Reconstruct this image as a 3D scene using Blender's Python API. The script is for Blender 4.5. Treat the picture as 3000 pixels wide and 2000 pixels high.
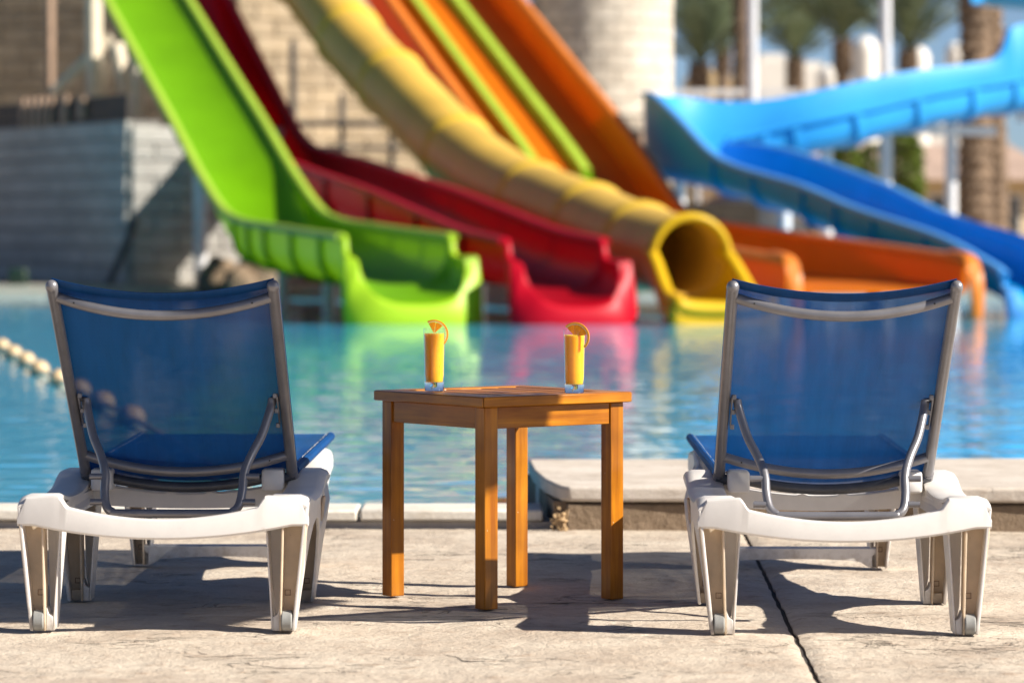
import bpy, bmesh, math, random
import numpy as np
from mathutils import Vector, Matrix, noise

R = math.radians
random.seed(7)
for o in list(bpy.data.objects):
    bpy.data.objects.remove(o, do_unlink=True)
S = bpy.context.scene
COL = S.collection

# ------------------------------------------------------------------ camera, sky, sun, exposure
H = 0.95                                    # eye height over the deck
cam_d = bpy.data.cameras.new('camera')
cam = bpy.data.objects.new('camera', cam_d)
COL.objects.link(cam)
cam.location = (0, 0, H)
cam.rotation_euler = (R(90), 0, 0)
cam_d.sensor_width = 36
cam_d.lens = 125.5
cam_d.shift_y = -272 / 2352
cam_d.clip_start = 0.1
cam_d.clip_end = 3000
cam_d.dof.use_dof = True
cam_d.dof.focus_distance = 8.75
cam_d.dof.aperture_fstop = 3.5
cam_d.dof.aperture_blades = 9
S.camera = cam

SUN_AZ = Vector((0.953, -0.303, 0)).normalized()
SUN_EL = R(35)
w = bpy.data.worlds.new('World')
S.world = w
w.use_nodes = True
nt = w.node_tree
nt.nodes.clear()
sky = nt.nodes.new('ShaderNodeTexSky')
sky.sky_type = 'NISHITA'
sky.sun_disc = False
sky.sun_elevation = SUN_EL
sky.sun_rotation = math.atan2(SUN_AZ.x, SUN_AZ.y)
sky.altitude = 0
sky.air_density = 0.5
sky.dust_density = 0.3
sky.ozone_density = 3.2
bg = nt.nodes.new('ShaderNodeBackground')
bg.inputs['Strength'].default_value = 0.05
wo = nt.nodes.new('ShaderNodeOutputWorld')
nt.links.new(sky.outputs[0], bg.inputs[0])
nt.links.new(bg.outputs[0], wo.inputs[0])

sl = bpy.data.lights.new('sun', 'SUN')
sl.energy = 5.0
sl.angle = R(0.53)
sl.color = (1.0, 0.93, 0.82)
sun = bpy.data.objects.new('sun', sl)
COL.objects.link(sun)
sd = Vector((SUN_AZ.x * math.cos(SUN_EL), SUN_AZ.y * math.cos(SUN_EL), math.sin(SUN_EL)))
sun.rotation_euler = sd.to_track_quat('Z', 'Y').to_euler()
sun.location = sd * 40

vs = S.view_settings
S.display_settings.display_device = 'sRGB'
vs.view_transform = 'Standard'
vs.look = 'None'
vs.exposure = 1.08
vs.gamma = 1
vs.use_curve_mapping = False
S.cycles.use_denoising = True
S.cycles.max_bounces = 10
S.cycles.transparent_max_bounces = 24
S.cycles.sample_clamp_indirect = 6

# ------------------------------------------------------------------ helpers
def tag(o, label=None, cat=None, group=None, kind=None):
    if label: o['label'] = label
    if cat: o['category'] = cat
    if group: o['group'] = group
    if kind: o['kind'] = kind
    return o

def empty(name, loc=(0, 0, 0), rz=0, parent=None):
    o = bpy.data.objects.new(name, None)
    COL.objects.link(o)
    o.location = loc
    o.rotation_euler = (0, 0, rz)
    o.empty_display_size = 0.1
    if parent: o.parent = parent
    return o

def place(name, me, parent=None, loc=(0, 0, 0), rot=(0, 0, 0), scale=(1, 1, 1)):
    o = bpy.data.objects.new(name, me)
    COL.objects.link(o)
    o.location = loc
    o.rotation_euler = rot
    o.scale = scale
    if parent: o.parent = parent
    return o

def copy_tree(o, parent=None):
    c = o.copy()
    COL.objects.link(c)
    c.parent = parent
    for ch in list(o.children):
        copy_tree(ch, c)
    return c

class MB:
    def __init__(s):
        s.v = []; s.f = []
    def add(s, vs_, fs):
        n = len(s.v)
        s.v += [tuple(p) for p in vs_]
        s.f += [tuple(i + n for i in f) for f in fs]
        return s
    def box(s, c, d, M=None):
        x, y, z = d[0] / 2, d[1] / 2, d[2] / 2
        P = [Vector((a, b, e)) for e in (-z, z) for b in (-y, y) for a in (-x, x)]
        if M is not None: P = [M @ p for p in P]
        P = [p + Vector(c) for p in P]
        return s.add(P, [(0, 2, 3, 1), (4, 5, 7, 6), (0, 1, 5, 4), (2, 6, 7, 3), (0, 4, 6, 2), (1, 3, 7, 5)])
    def loft(s, secs, closed=True, caps=True):
        n = len(secs[0]); m = len(secs)
        P = [p for sec in secs for p in sec]
        F = []
        for i in range(m - 1):
            for j in range(n if closed else n - 1):
                k = (j + 1) % n
                F.append((i * n + j, i * n + k, (i + 1) * n + k, (i + 1) * n + j))
        if caps and closed:
            F.append(tuple(range(n - 1, -1, -1)))
            F.append(tuple((m - 1) * n + j for j in range(n)))
        return s.add(P, F)
    def tube(s, pts, r, n=10, caps=True):
        pts = [Vector(p) for p in pts]
        fr = frames(pts)
        secs = []
        for i, p in enumerate(pts):
            ri = r[i] if isinstance(r, (list, tuple)) else r
            T, Rt, U = fr[i]
            secs.append([p + Rt * (ri * math.cos(2 * math.pi * j / n)) + U * (ri * math.sin(2 * math.pi * j / n)) for j in range(n)])
        return s.loft(secs, True, caps)
    def prism(s, poly, a0, a1, axis='x'):
        def mk(a, p):
            if axis == 'x': return (a, p[0], p[1])
            if axis == 'y': return (p[0], a, p[1])
            return (p[0], p[1], a)
        n = len(poly)
        P = [mk(a0, p) for p in poly] + [mk(a1, p) for p in poly]
        F = [(i, (i + 1) % n, n + (i + 1) % n, n + i) for i in range(n)]
        F += [tuple(range(n - 1, -1, -1)), tuple(n + i for i in range(n))]
        return s.add(P, F)
    def lathe(s, prof, n=24, c=(0, 0, 0), caps=True, axis='z'):
        secs = []
        for (r, z) in prof:
            ring = []
            for j in range(n):
                a = 2 * math.pi * j / n
                x, y = r * math.cos(a), r * math.sin(a)
                q = (x, y, z) if axis == 'z' else ((z, x, y) if axis == 'x' else (x, z, y))
                ring.append((q[0] + c[0], q[1] + c[1], q[2] + c[2]))
            secs.append(ring)
        return s.loft(secs, True, caps)
    def mesh(s, name, mat, smooth=True, angle=35):
        me = bpy.data.meshes.new(name)
        me.from_pydata([tuple(p) for p in s.v], [], s.f)
        bm = bmesh.new(); bm.from_mesh(me)
        bmesh.ops.recalc_face_normals(bm, faces=bm.faces)
        bm.to_mesh(me); bm.free()
        if mat: me.materials.append(mat)
        if smooth:
            me.shade_smooth()
            me.set_sharp_from_angle(angle=R(angle))
        me.update()
        return me
    def build(s, name, mat, parent=None, smooth=True, bevel=0, seg=2, loc=(0, 0, 0), angle=35):
        o = place(name, s.mesh(name, mat, smooth, angle), parent, loc)
        if bevel: bev(o, bevel, seg)
        return o

def bev(o, wd, seg=2):
    m = o.modifiers.new('bevel', 'BEVEL')
    m.width = wd; m.segments = seg; m.limit_method = 'ANGLE'; m.angle_limit = R(35)
    return o

def frames(pts, up=None):
    """parallel frames; with up given, right = T x up."""
    n = len(pts); out = []
    prevR = None
    for i in range(n):
        T = (pts[min(i + 1, n - 1)] - pts[max(i - 1, 0)]).normalized()
        if up is not None:
            Rt = T.cross(up).normalized()
        elif prevR is None:
            a = Vector((0, 0, 1)) if abs(T.z) < 0.9 else Vector((1, 0, 0))
            Rt = T.cross(a).normalized()
        else:
            Rt = (prevR - T * prevR.dot(T)).normalized()
        prevR = Rt
        out.append((T, Rt, Rt.cross(T)))
    return out

def spline(pts, per=8):
    """Catmull-Rom through points (tuples of any length)."""
    P = [np.array(p, float) for p in pts]
    P = [2 * P[0] - P[1]] + P + [2 * P[-1] - P[-2]]
    out = []
    for i in range(1, len(P) - 2):
        p0, p1, p2, p3 = P[i - 1:i + 3]
        for k in range(per):
            t = k / per
            out.append(0.5 * ((2 * p1) + (-p0 + p2) * t + (2 * p0 - 5 * p1 + 4 * p2 - p3) * t * t + (-p0 + 3 * p1 - 3 * p2 + p3) * t ** 3))
    out.append(P[-2])
    return out

# ------------------------------------------------------------------ materials
def mat(name, rgb, rough=0.5, metal=0.0, spec=0.5, coat=0.0, var=0.0, vscale=5.0, bump=0.0, bscale=40.0,
        trans=0.0, tcol=None, sss=0.0, objvar=0.0, bdist=0.01, detail=4.0, rvar=0.0):
    m = bpy.data.materials.new(name)
    m.use_nodes = True
    t = m.node_tree; t.nodes.clear()
    out = t.nodes.new('ShaderNodeOutputMaterial')
    p = t.nodes.new('ShaderNodeBsdfPrincipled')
    p.inputs['Base Color'].default_value = (*rgb, 1)
    p.inputs['Roughness'].default_value = rough
    p.inputs['Metallic'].default_value = metal
    p.inputs['Specular IOR Level'].default_value = spec
    p.inputs['Coat Weight'].default_value = coat
    p.inputs['Coat Roughness'].default_value = 0.08
    if sss:
        p.inputs['Subsurface Weight'].default_value = 1.0
        p.inputs['Subsurface Radius'].default_value = (1.0, 0.72, 0.12)
        p.inputs['Subsurface Scale'].default_value = sss
    tc = t.nodes.new('ShaderNodeTexCoord')
    if var or objvar:
        hsv = t.nodes.new('ShaderNodeHueSaturation')
        hsv.inputs['Color'].default_value = (*rgb, 1)
        val = None
        if var:
            n = t.nodes.new('ShaderNodeTexNoise')
            n.inputs['Scale'].default_value = vscale
            n.inputs['Detail'].default_value = detail
            n.inputs['Roughness'].default_value = 0.6
            t.links.new(tc.outputs['Object'], n.inputs['Vector'])
            mr = t.nodes.new('ShaderNodeMapRange')
            mr.inputs[1].default_value = 0.3; mr.inputs[2].default_value = 0.7
            mr.inputs[3].default_value = 1 - var; mr.inputs[4].default_value = 1 + var
            t.links.new(n.outputs[0], mr.inputs[0])
            val = mr.outputs[0]
            if rvar:
                mr3 = t.nodes.new('ShaderNodeMapRange')
                mr3.inputs[1].default_value = 0.3; mr3.inputs[2].default_value = 0.7
                mr3.inputs[3].default_value = rough + rvar; mr3.inputs[4].default_value = max(0.02, rough - rvar)
                t.links.new(n.outputs[0], mr3.inputs[0])
                t.links.new(mr3.outputs[0], p.inputs['Roughness'])
        if objvar:
            oi = t.nodes.new('ShaderNodeObjectInfo')
            mr2 = t.nodes.new('ShaderNodeMapRange')
            mr2.inputs[3].default_value = 1 - objvar; mr2.inputs[4].default_value = 1 + objvar
            t.links.new(oi.outputs['Random'], mr2.inputs[0])
            if val is None: val = mr2.outputs[0]
            else:
                mu = t.nodes.new('ShaderNodeMath'); mu.operation = 'MULTIPLY'
                t.links.new(val, mu.inputs[0]); t.links.new(mr2.outputs[0], mu.inputs[1])
                val = mu.outputs[0]
        t.links.new(val, hsv.inputs['Value'])
        t.links.new(hsv.outputs[0], p.inputs['Base Color'])
        colsock = hsv.outputs[0]
    else:
        colsock = None
    if bump:
        n2 = t.nodes.new('ShaderNodeTexNoise')
        n2.inputs['Scale'].default_value = bscale
        n2.inputs['Detail'].default_value = 6
        t.links.new(tc.outputs['Object'], n2.inputs['Vector'])
        b = t.nodes.new('ShaderNodeBump')
        b.inputs['Strength'].default_value = bump
        b.inputs['Distance'].default_value = bdist
        t.links.new(n2.outputs[0], b.inputs['Height'])
        t.links.new(b.outputs[0], p.inputs['Normal'])
    if trans:
        tr = t.nodes.new('ShaderNodeBsdfTranslucent')
        tr.inputs[0].default_value = (*rgb, 1)
        if tcol: tr.inputs[0].default_value = (*tcol, 1)
        elif colsock: t.links.new(colsock, tr.inputs[0])
        mx = t.nodes.new('ShaderNodeMixShader')
        mx.inputs[0].default_value = trans
        t.links.new(p.outputs[0], mx.inputs[1]); t.links.new(tr.outputs[0], mx.inputs[2])
        t.links.new(mx.outputs[0], out.inputs[0])
    else:
        t.links.new(p.outputs[0], out.inputs[0])
    return m

def wood_mat(name, axis, dark, light, rough=0.28):
    m = bpy.data.materials.new(name); m.use_nodes = True
    t = m.node_tree; t.nodes.clear()
    N = t.nodes.new
    out = N('ShaderNodeOutputMaterial'); p = N('ShaderNodeBsdfPrincipled')
    tc = N('ShaderNodeTexCoord'); mp = N('ShaderNodeMapping')
    sc = [38, 38, 38]; sc[axis] = 2.2
    mp.inputs['Scale'].default_value = sc
    oi = N('ShaderNodeObjectInfo')
    vm = N('ShaderNodeVectorMath'); vm.operation = 'SCALE'
    cmb = N('ShaderNodeCombineXYZ')
    for i in range(3): t.links.new(oi.outputs['Random'], cmb.inputs[i])
    t.links.new(cmb.outputs[0], vm.inputs[0]); vm.inputs['Scale'].default_value = 37
    ad = N('ShaderNodeVectorMath'); ad.operation = 'ADD'
    t.links.new(tc.outputs['Object'], mp.inputs[0])
    t.links.new(mp.outputs[0], ad.inputs[0]); t.links.new(vm.outputs[0], ad.inputs[1])
    n1 = N('ShaderNodeTexNoise'); n1.inputs['Scale'].default_value = 1.0; n1.inputs['Detail'].default_value = 5; n1.inputs['Roughness'].default_value = 0.62
    n1.inputs['Distortion'].default_value = 0.5
    t.links.new(ad.outputs[0], n1.inputs['Vector'])
    cr = N('ShaderNodeValToRGB')
    cr.color_ramp.elements[0].position = 0.3; cr.color_ramp.elements[0].color = (*dark, 1)
    cr.color_ramp.elements[1].position = 0.72; cr.color_ramp.elements[1].color = (*light, 1)
    t.links.new(n1.outputs[0], cr.inputs[0])
    # worn, pale specks along scuffed edges
    n3 = N('ShaderNodeTexNoise'); n3.inputs['Scale'].default_value = 130; n3.inputs['Detail'].default_value = 2
    t.links.new(tc.outputs['Object'], n3.inputs['Vector'])
    mr = N('ShaderNodeMapRange'); mr.inputs[1].default_value = 0.76; mr.inputs[2].default_value = 0.80
    t.links.new(n3.outputs[0], mr.inputs[0])
    mxc = N('ShaderNodeMix'); mxc.data_type = 'RGBA'
    t.links.new(mr.outputs[0], mxc.inputs[0]); t.links.new(cr.outputs[0], mxc.inputs[6]); mxc.inputs[7].default_value = (0.55, 0.42, 0.28, 1)
    n4 = N('ShaderNodeTexNoise'); n4.inputs['Scale'].default_value = 9; n4.inputs['Detail'].default_value = 3
    t.links.new(tc.outputs['Object'], n4.inputs['Vector'])
    hs = N('ShaderNodeHueSaturation')
    m4 = N('ShaderNodeMapRange'); m4.inputs[1].default_value = 0.3; m4.inputs[2].default_value = 0.7; m4.inputs[3].default_value = 0.78; m4.inputs[4].default_value = 1.15
    t.links.new(n4.outputs[0], m4.inputs[0]); t.links.new(m4.outputs[0], hs.inputs['Value']); t.links.new(mxc.outputs[2], hs.inputs['Color'])
    t.links.new(hs.outputs[0], p.inputs['Base Color'])
    p.inputs['Roughness'].default_value = rough
    p.inputs['Specular IOR Level'].default_value = 0.32; p.inputs['Coat Weight'].default_value = 0.08; p.inputs['Coat Roughness'].default_value = 0.2
    b = N('ShaderNodeBump'); b.inputs['Strength'].default_value = 0.25; b.inputs['Distance'].default_value = 0.002
    t.links.new(n1.outputs[0], b.inputs['Height']); t.links.new(b.outputs[0], p.inputs['Normal'])
    t.links.new(p.outputs[0], out.inputs[0])
    return m

def stone_mat(name, c1, c2, c3, scale=1.0, bump=0.6, bdist=0.01, rough=0.85, objvar=0.08, stain=0.5):
    m = bpy.data.materials.new(name); m.use_nodes = True
    t = m.node_tree; t.nodes.clear(); N = t.nodes.new
    out = N('ShaderNodeOutputMaterial'); p = N('ShaderNodeBsdfPrincipled')
    tc = N('ShaderNodeTexCoord')
    oi = N('ShaderNodeObjectInfo')
    cmb = N('ShaderNodeCombineXYZ')
    t.links.new(oi.outputs['Random'], cmb.inputs[0])
    sc = N('ShaderNodeVectorMath'); sc.operation = 'SCALE'; sc.inputs['Scale'].default_value = 50 if objvar else 0
    t.links.new(cmb.outputs[0], sc.inputs[0])
    ad = N('ShaderNodeVectorMath'); ad.operation = 'ADD'
    t.links.new(tc.outputs['Object'], ad.inputs[0]); t.links.new(sc.outputs[0], ad.inputs[1])
    V = ad.outputs[0]
    def nz(s, d, r=0.6):
        n = N('ShaderNodeTexNoise'); n.inputs['Scale'].default_value = s * scale; n.inputs['Detail'].default_value = d; n.inputs['Roughness'].default_value = r
        t.links.new(V, n.inputs['Vector']); return n
    a = nz(2.3, 6); b = nz(11, 5); c = nz(60, 4, 0.7)
    r1 = N('ShaderNodeValToRGB')
    e = r1.color_ramp.elements
    e[0].position = 0.34; e[0].color = (*c1, 1); e[1].position = 0.66; e[1].color = (*c2, 1)
    t.links.new(a.outputs[0], r1.inputs[0])
    r2 = N('ShaderNodeMapRange'); r2.inputs[1].default_value = 0.54; r2.inputs[2].default_value = 0.74; r2.inputs[4].default_value = stain
    t.links.new(b.outputs[0], r2.inputs[0])
    mx = N('ShaderNodeMix'); mx.data_type = 'RGBA'
    t.links.new(r2.outputs[0], mx.inputs[0]); t.links.new(r1.outputs[0], mx.inputs[6]); mx.inputs[7].default_value = (*c3, 1)
    hs = N('ShaderNodeHueSaturation')
    m3 = N('ShaderNodeMapRange'); m3.inputs[1].default_value = 0.3; m3.inputs[2].default_value = 0.7; m3.inputs[3].default_value = 0.88; m3.inputs[4].default_value = 1.1
    t.links.new(c.outputs[0], m3.inputs[0])
    m5 = N('ShaderNodeMapRange'); m5.inputs[3].default_value = 1 - objvar; m5.inputs[4].default_value = 1 + objvar
    t.links.new(oi.outputs['Random'], m5.inputs[0])
    mu = N('ShaderNodeMath'); mu.operation = 'MULTIPLY'
    t.links.new(m3.outputs[0], mu.inputs[0]); t.links.new(m5.outputs[0], mu.inputs[1])
    t.links.new(mu.outputs[0], hs.inputs['Value']); t.links.new(mx.outputs[2], hs.inputs['Color'])
    t.links.new(hs.outputs[0], p.inputs['Base Color'])
    p.inputs['Roughness'].default_value = rough
    p.inputs['Specular IOR Level'].default_value = 0.35
    bb = N('ShaderNodeMath'); bb.operation = 'ADD'
    t.links.new(b.outputs[0], bb.inputs[0])
    sm = N('ShaderNodeMath'); sm.operation = 'MULTIPLY'; sm.inputs[1].default_value = 0.35
    t.links.new(c.outputs[0], sm.inputs[0]); t.links.new(sm.outputs[0], bb.inputs[1])
    bp = N('ShaderNodeBump'); bp.inputs['Strength'].default_value = bump; bp.inputs['Distance'].default_value = bdist
    t.links.new(bb.outputs[0], bp.inputs['Height']); t.links.new(bp.outputs[0], p.inputs['Normal'])
    t.links.new(p.outputs[0], out.inputs[0])
    return m

def add_creases(m, dark=0.62, scale=(2.2, 4.2, 4.2)):
    """thin stamped-stone crevices: ridged noise lines that darken and cut into the surface"""
    t = m.node_tree; N = t.nodes.new
    p = [n for n in t.nodes if n.type == 'BSDF_PRINCIPLED'][0]
    src = p.inputs['Base Color'].links[0].from_socket
    bp = [n for n in t.nodes if n.type == 'BUMP'][0]
    hsrc = bp.inputs['Height'].links[0].from_socket
    tc = N('ShaderNodeTexCoord'); mp = N('ShaderNodeMapping'); mp.inputs['Scale'].default_value = scale
    t.links.new(tc.outputs['Object'], mp.inputs[0])
    n = N('ShaderNodeTexNoise'); n.inputs['Scale'].default_value = 1.6; n.inputs['Detail'].default_value = 7; n.inputs['Roughness'].default_value = 0.62; n.inputs['Distortion'].default_value = 0.6
    t.links.new(mp.outputs[0], n.inputs['Vector'])
    su = N('ShaderNodeMath'); su.operation = 'SUBTRACT'; su.inputs[1].default_value = 0.5
    ab = N('ShaderNodeMath'); ab.operation = 'ABSOLUTE'
    t.links.new(n.outputs[0], su.inputs[0]); t.links.new(su.outputs[0], ab.inputs[0])
    mr = N('ShaderNodeMapRange'); mr.inputs[1].default_value = 0.0; mr.inputs[2].default_value = 0.016; mr.inputs[3].default_value = 1; mr.inputs[4].default_value = 0
    t.links.new(ab.outputs[0], mr.inputs[0])
    n2 = N('ShaderNodeTexNoise'); n2.inputs['Scale'].default_value = 2.4; n2.inputs['Detail'].default_value = 3
    t.links.new(tc.outputs['Object'], n2.inputs['Vector'])
    mk = N('ShaderNodeMapRange'); mk.inputs[1].default_value = 0.53; mk.inputs[2].default_value = 0.66
    t.links.new(n2.outputs[0], mk.inputs[0])
    mu = N('ShaderNodeMath'); mu.operation = 'MULTIPLY'
    t.links.new(mr.outputs[0], mu.inputs[0]); t.links.new(mk.outputs[0], mu.inputs[1])
    mx = N('ShaderNodeMix'); mx.data_type = 'RGBA'
    ms = N('ShaderNodeMath'); ms.operation = 'MULTIPLY'; ms.inputs[1].default_value = 1 - dark
    t.links.new(mu.outputs[0], ms.inputs[0]); t.links.new(ms.outputs[0], mx.inputs[0])
    t.links.new(src, mx.inputs[6]); mx.inputs[7].default_value = (0.10, 0.07, 0.05, 1)
    t.links.new(mx.outputs[2], p.inputs['Base Color'])
    sb = N('ShaderNodeMath'); sb.operation = 'SUBTRACT'
    t.links.new(hsrc, sb.inputs[0]); t.links.new(mu.outputs[0], sb.inputs[1])
    t.links.new(sb.outputs[0], bp.inputs['Height'])

def fabric_mat(name, rgb, see, trans):
    """woven PVC mesh sling: fine holes, light passes through"""
    m = bpy.data.materials.new(name); m.use_nodes = True
    t = m.node_tree; t.nodes.clear(); N = t.nodes.new
    out = N('ShaderNodeOutputMaterial'); p = N('ShaderNodeBsdfPrincipled')
    tc = N('ShaderNodeTexCoord')
    p.inputs['Roughness'].default_value = 0.55
    p.inputs['Specular IOR Level'].default_value = 0.3
    mpf = N('ShaderNodeMapping'); mpf.inputs['Scale'].default_value = (26, 3, 3)
    t.links.new(tc.outputs['Object'], mpf.inputs[0])
    n = N('ShaderNodeTexNoise'); n.inputs['Scale'].default_value = 1; n.inputs['Detail'].default_value = 6; n.inputs['Roughness'].default_value = 0.65
    t.links.new(mpf.outputs[0], n.inputs['Vector'])
    hs = N('ShaderNodeHueSaturation'); hs.inputs['Color'].default_value = (*rgb, 1)
    mr = N('ShaderNodeMapRange'); mr.inputs[1].default_value = 0.3; mr.inputs[2].default_value = 0.7; mr.inputs[3].default_value = 0.8; mr.inputs[4].default_value = 1.2
    t.links.new(n.outputs[0], mr.inputs[0]); t.links.new(mr.outputs[0], hs.inputs['Value'])
    t.links.new(hs.outputs[0], p.inputs['Base Color'])
    # weave relief
    wv = N('ShaderNodeTexWave'); wv.bands_direction = 'X'; wv.inputs['Scale'].default_value = 95
    wv2 = N('ShaderNodeTexWave'); wv2.bands_direction = 'Z'; wv2.inputs['Scale'].default_value = 95
    t.links.new(tc.outputs['Object'], wv.inputs['Vector']); t.links.new(tc.outputs['Object'], wv2.inputs['Vector'])
    mu = N('ShaderNodeMath'); mu.operation = 'MULTIPLY'
    t.links.new(wv.outputs[1], mu.inputs[0]); t.links.new(wv2.outputs[1], mu.inputs[1])
    bp = N('ShaderNodeBump'); bp.inputs['Strength'].default_value = 0.3; bp.inputs['Distance'].default_value = 0.001
    t.links.new(mu.outputs[0], bp.inputs['Height']); t.links.new(bp.outputs[0], p.inputs['Normal'])
    tr = N('ShaderNodeBsdfTranslucent'); t.links.new(hs.outputs[0], tr.inputs[0])
    m1 = N('ShaderNodeMixShader'); m1.inputs[0].default_value = trans
    t.links.new(p.outputs[0], m1.inputs[1]); t.links.new(tr.outputs[0], m1.inputs[2])
    tp = N('ShaderNodeBsdfTransparent')
    m2 = N('ShaderNodeMixShader')
    ml = N('ShaderNodeMath'); ml.operation = 'MULTIPLY_ADD'; ml.inputs[1].default_value = see * 0.9; ml.inputs[2].default_value = see * 0.77
    t.links.new(mu.outputs[0], ml.inputs[0])
    t.links.new(ml.outputs[0], m2.inputs[0])
    t.links.new(m1.outputs[0], m2.inputs[1]); t.links.new(tp.outputs[0], m2.inputs[2])
    t.links.new(m2.outputs[0], out.inputs[0])
    return m

def glass_mat(name):
    m = bpy.data.materials.new(name); m.use_nodes = True
    t = m.node_tree; t.nodes.clear(); N = t.nodes.new
    out = N('ShaderNodeOutputMaterial'); p = N('ShaderNodeBsdfPrincipled')
    p.inputs['Base Color'].default_value = (0.82, 0.84, 0.82, 1); p.inputs['Roughness'].default_value = 0.0
    p.inputs['IOR'].default_value = 1.48; p.inputs['Transmission Weight'].default_value = 1
    t.links.new(p.outputs[0], out.inputs[0])
    return m

def thin_glass_mat(name):
    """thin wall of the tumbler: clear, with mirror reflections that grow towards the edges"""
    m = bpy.data.materials.new(name); m.use_nodes = True
    t = m.node_tree; t.nodes.clear(); N = t.nodes.new
    out = N('ShaderNodeOutputMaterial'); tp = N('ShaderNodeBsdfTransparent'); gl_ = N('ShaderNodeBsdfGlossy')
    tp.inputs[0].default_value = (0.97, 0.98, 0.98, 1); gl_.inputs['Roughness'].default_value = 0.02
    lw_ = N('ShaderNodeLayerWeight'); lw_.inputs['Blend'].default_value = 0.5
    pw_ = N('ShaderNodeMath'); pw_.operation = 'POWER'; pw_.inputs[1].default_value = 4
    t.links.new(lw_.outputs['Facing'], pw_.inputs[0])
    fr_ = N('ShaderNodeMath'); fr_.operation = 'MULTIPLY_ADD'; fr_.inputs[1].default_value = 0.7; fr_.inputs[2].default_value = 0.05
    t.links.new(pw_.outputs[0], fr_.inputs[0])
    mx = N('ShaderNodeMixShader')
    t.links.new(fr_.outputs[0], mx.inputs[0]); t.links.new(tp.outputs[0], mx.inputs[1]); t.links.new(gl_.outputs[0], mx.inputs[2])
    t.links.new(mx.outputs[0], out.inputs[0])
    return m

def water_mat():
    m = bpy.data.materials.new('pool water'); m.use_nodes = True
    t = m.node_tree; t.nodes.clear(); N = t.nodes.new
    out = N('ShaderNodeOutputMaterial'); p = N('ShaderNodeBsdfPrincipled')
    tc = N('ShaderNodeTexCoord')
    n = N('ShaderNodeTexNoise'); n.inputs['Scale'].default_value = 0.5; n.inputs['Detail'].default_value = 3
    t.links.new(tc.outputs['Object'], n.inputs['Vector'])
    cr = N('ShaderNodeValToRGB')
    e = cr.color_ramp.elements
    e[0].position = 0.3; e[0].color = (0.03, 0.335, 0.57, 1); e[1].position = 0.7; e[1].color = (0.055, 0.42, 0.67, 1)
    t.links.new(n.outputs[0], cr.inputs[0]); t.links.new(cr.outputs[0], p.inputs['Base Color'])
    p.inputs['Roughness'].default_value = 0.04; p.inputs['IOR'].default_value = 1.33
    t.links.new(p.outputs[0], out.inputs[0])
    return m

M = {}
M['deck'] = stone_mat('stamped concrete', (0.40, 0.325, 0.255), (0.55, 0.475, 0.385), (0.31, 0.215, 0.15), scale=1.5, bump=1.0, bdist=0.012, objvar=0.04, stain=0.7, rough=0.75)
add_creases(M['deck'])
M['joint'] = mat('dark joint filler', (0.05, 0.04, 0.035), 0.95, bump=0.5, bscale=200)
M['coping'] = stone_mat('pale limestone', (0.55, 0.50, 0.43), (0.64, 0.60, 0.54), (0.42, 0.36, 0.28), scale=2.5, bump=0.5, bdist=0.006, objvar=0.06)
M['brownstone'] = stone_mat('brown ledge stone', (0.17, 0.12, 0.075), (0.25, 0.18, 0.12), (0.09, 0.055, 0.035), scale=4, bump=0.9, bdist=0.012, objvar=0.12)
M['ledge'] = stone_mat('grey ledge slab', (0.44, 0.38, 0.32), (0.55, 0.49, 0.43), (0.35, 0.27, 0.21), scale=2.5, bump=0.5, bdist=0.006, objvar=0.05)
add_creases(M['ledge'], 0.6, (1.5, 5, 5))
M['terrace'] = stone_mat('terrace paving', (0.42, 0.35, 0.27), (0.5, 0.43, 0.34), (0.3, 0.23, 0.16), scale=0.5, objvar=0.0)
M['sand'] = stone_mat('sandy ground', (0.40, 0.32, 0.23), (0.46, 0.38, 0.28), (0.3, 0.24, 0.16), scale=0.1, objvar=0.0)
M['block'] = stone_mat('tower sandstone', (0.35, 0.27, 0.17), (0.44, 0.35, 0.24), (0.24, 0.17, 0.11), scale=1.2, bump=0.9, bdist=0.03, objvar=0.16)
M['block_grey'] = stone_mat('platform grey stone', (0.36, 0.345, 0.32), (0.45, 0.43, 0.40), (0.25, 0.235, 0.21), scale=1.2, bump=0.9, bdist=0.03, objvar=0.10)
M['block_white'] = stone_mat('round tower pale stone', (0.56, 0.49, 0.40), (0.64, 0.58, 0.49), (0.38, 0.30, 0.23), scale=1.2, bump=0.9, bdist=0.03, objvar=0.10)
M['mortar'] = mat('mortar', (0.20, 0.16, 0.115), 0.95, bump=0.4, bscale=30)
M['mortar_grey'] = mat('grey mortar', (0.2, 0.19, 0.18), 0.95, bump=0.4, bscale=30)
M['resin'] = mat('white resin', (0.80, 0.765, 0.73), 0.38, spec=0.45, trans=0.22, var=0.05, vscale=14, bump=0.05, bscale=160, bdist=0.002)
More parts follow.
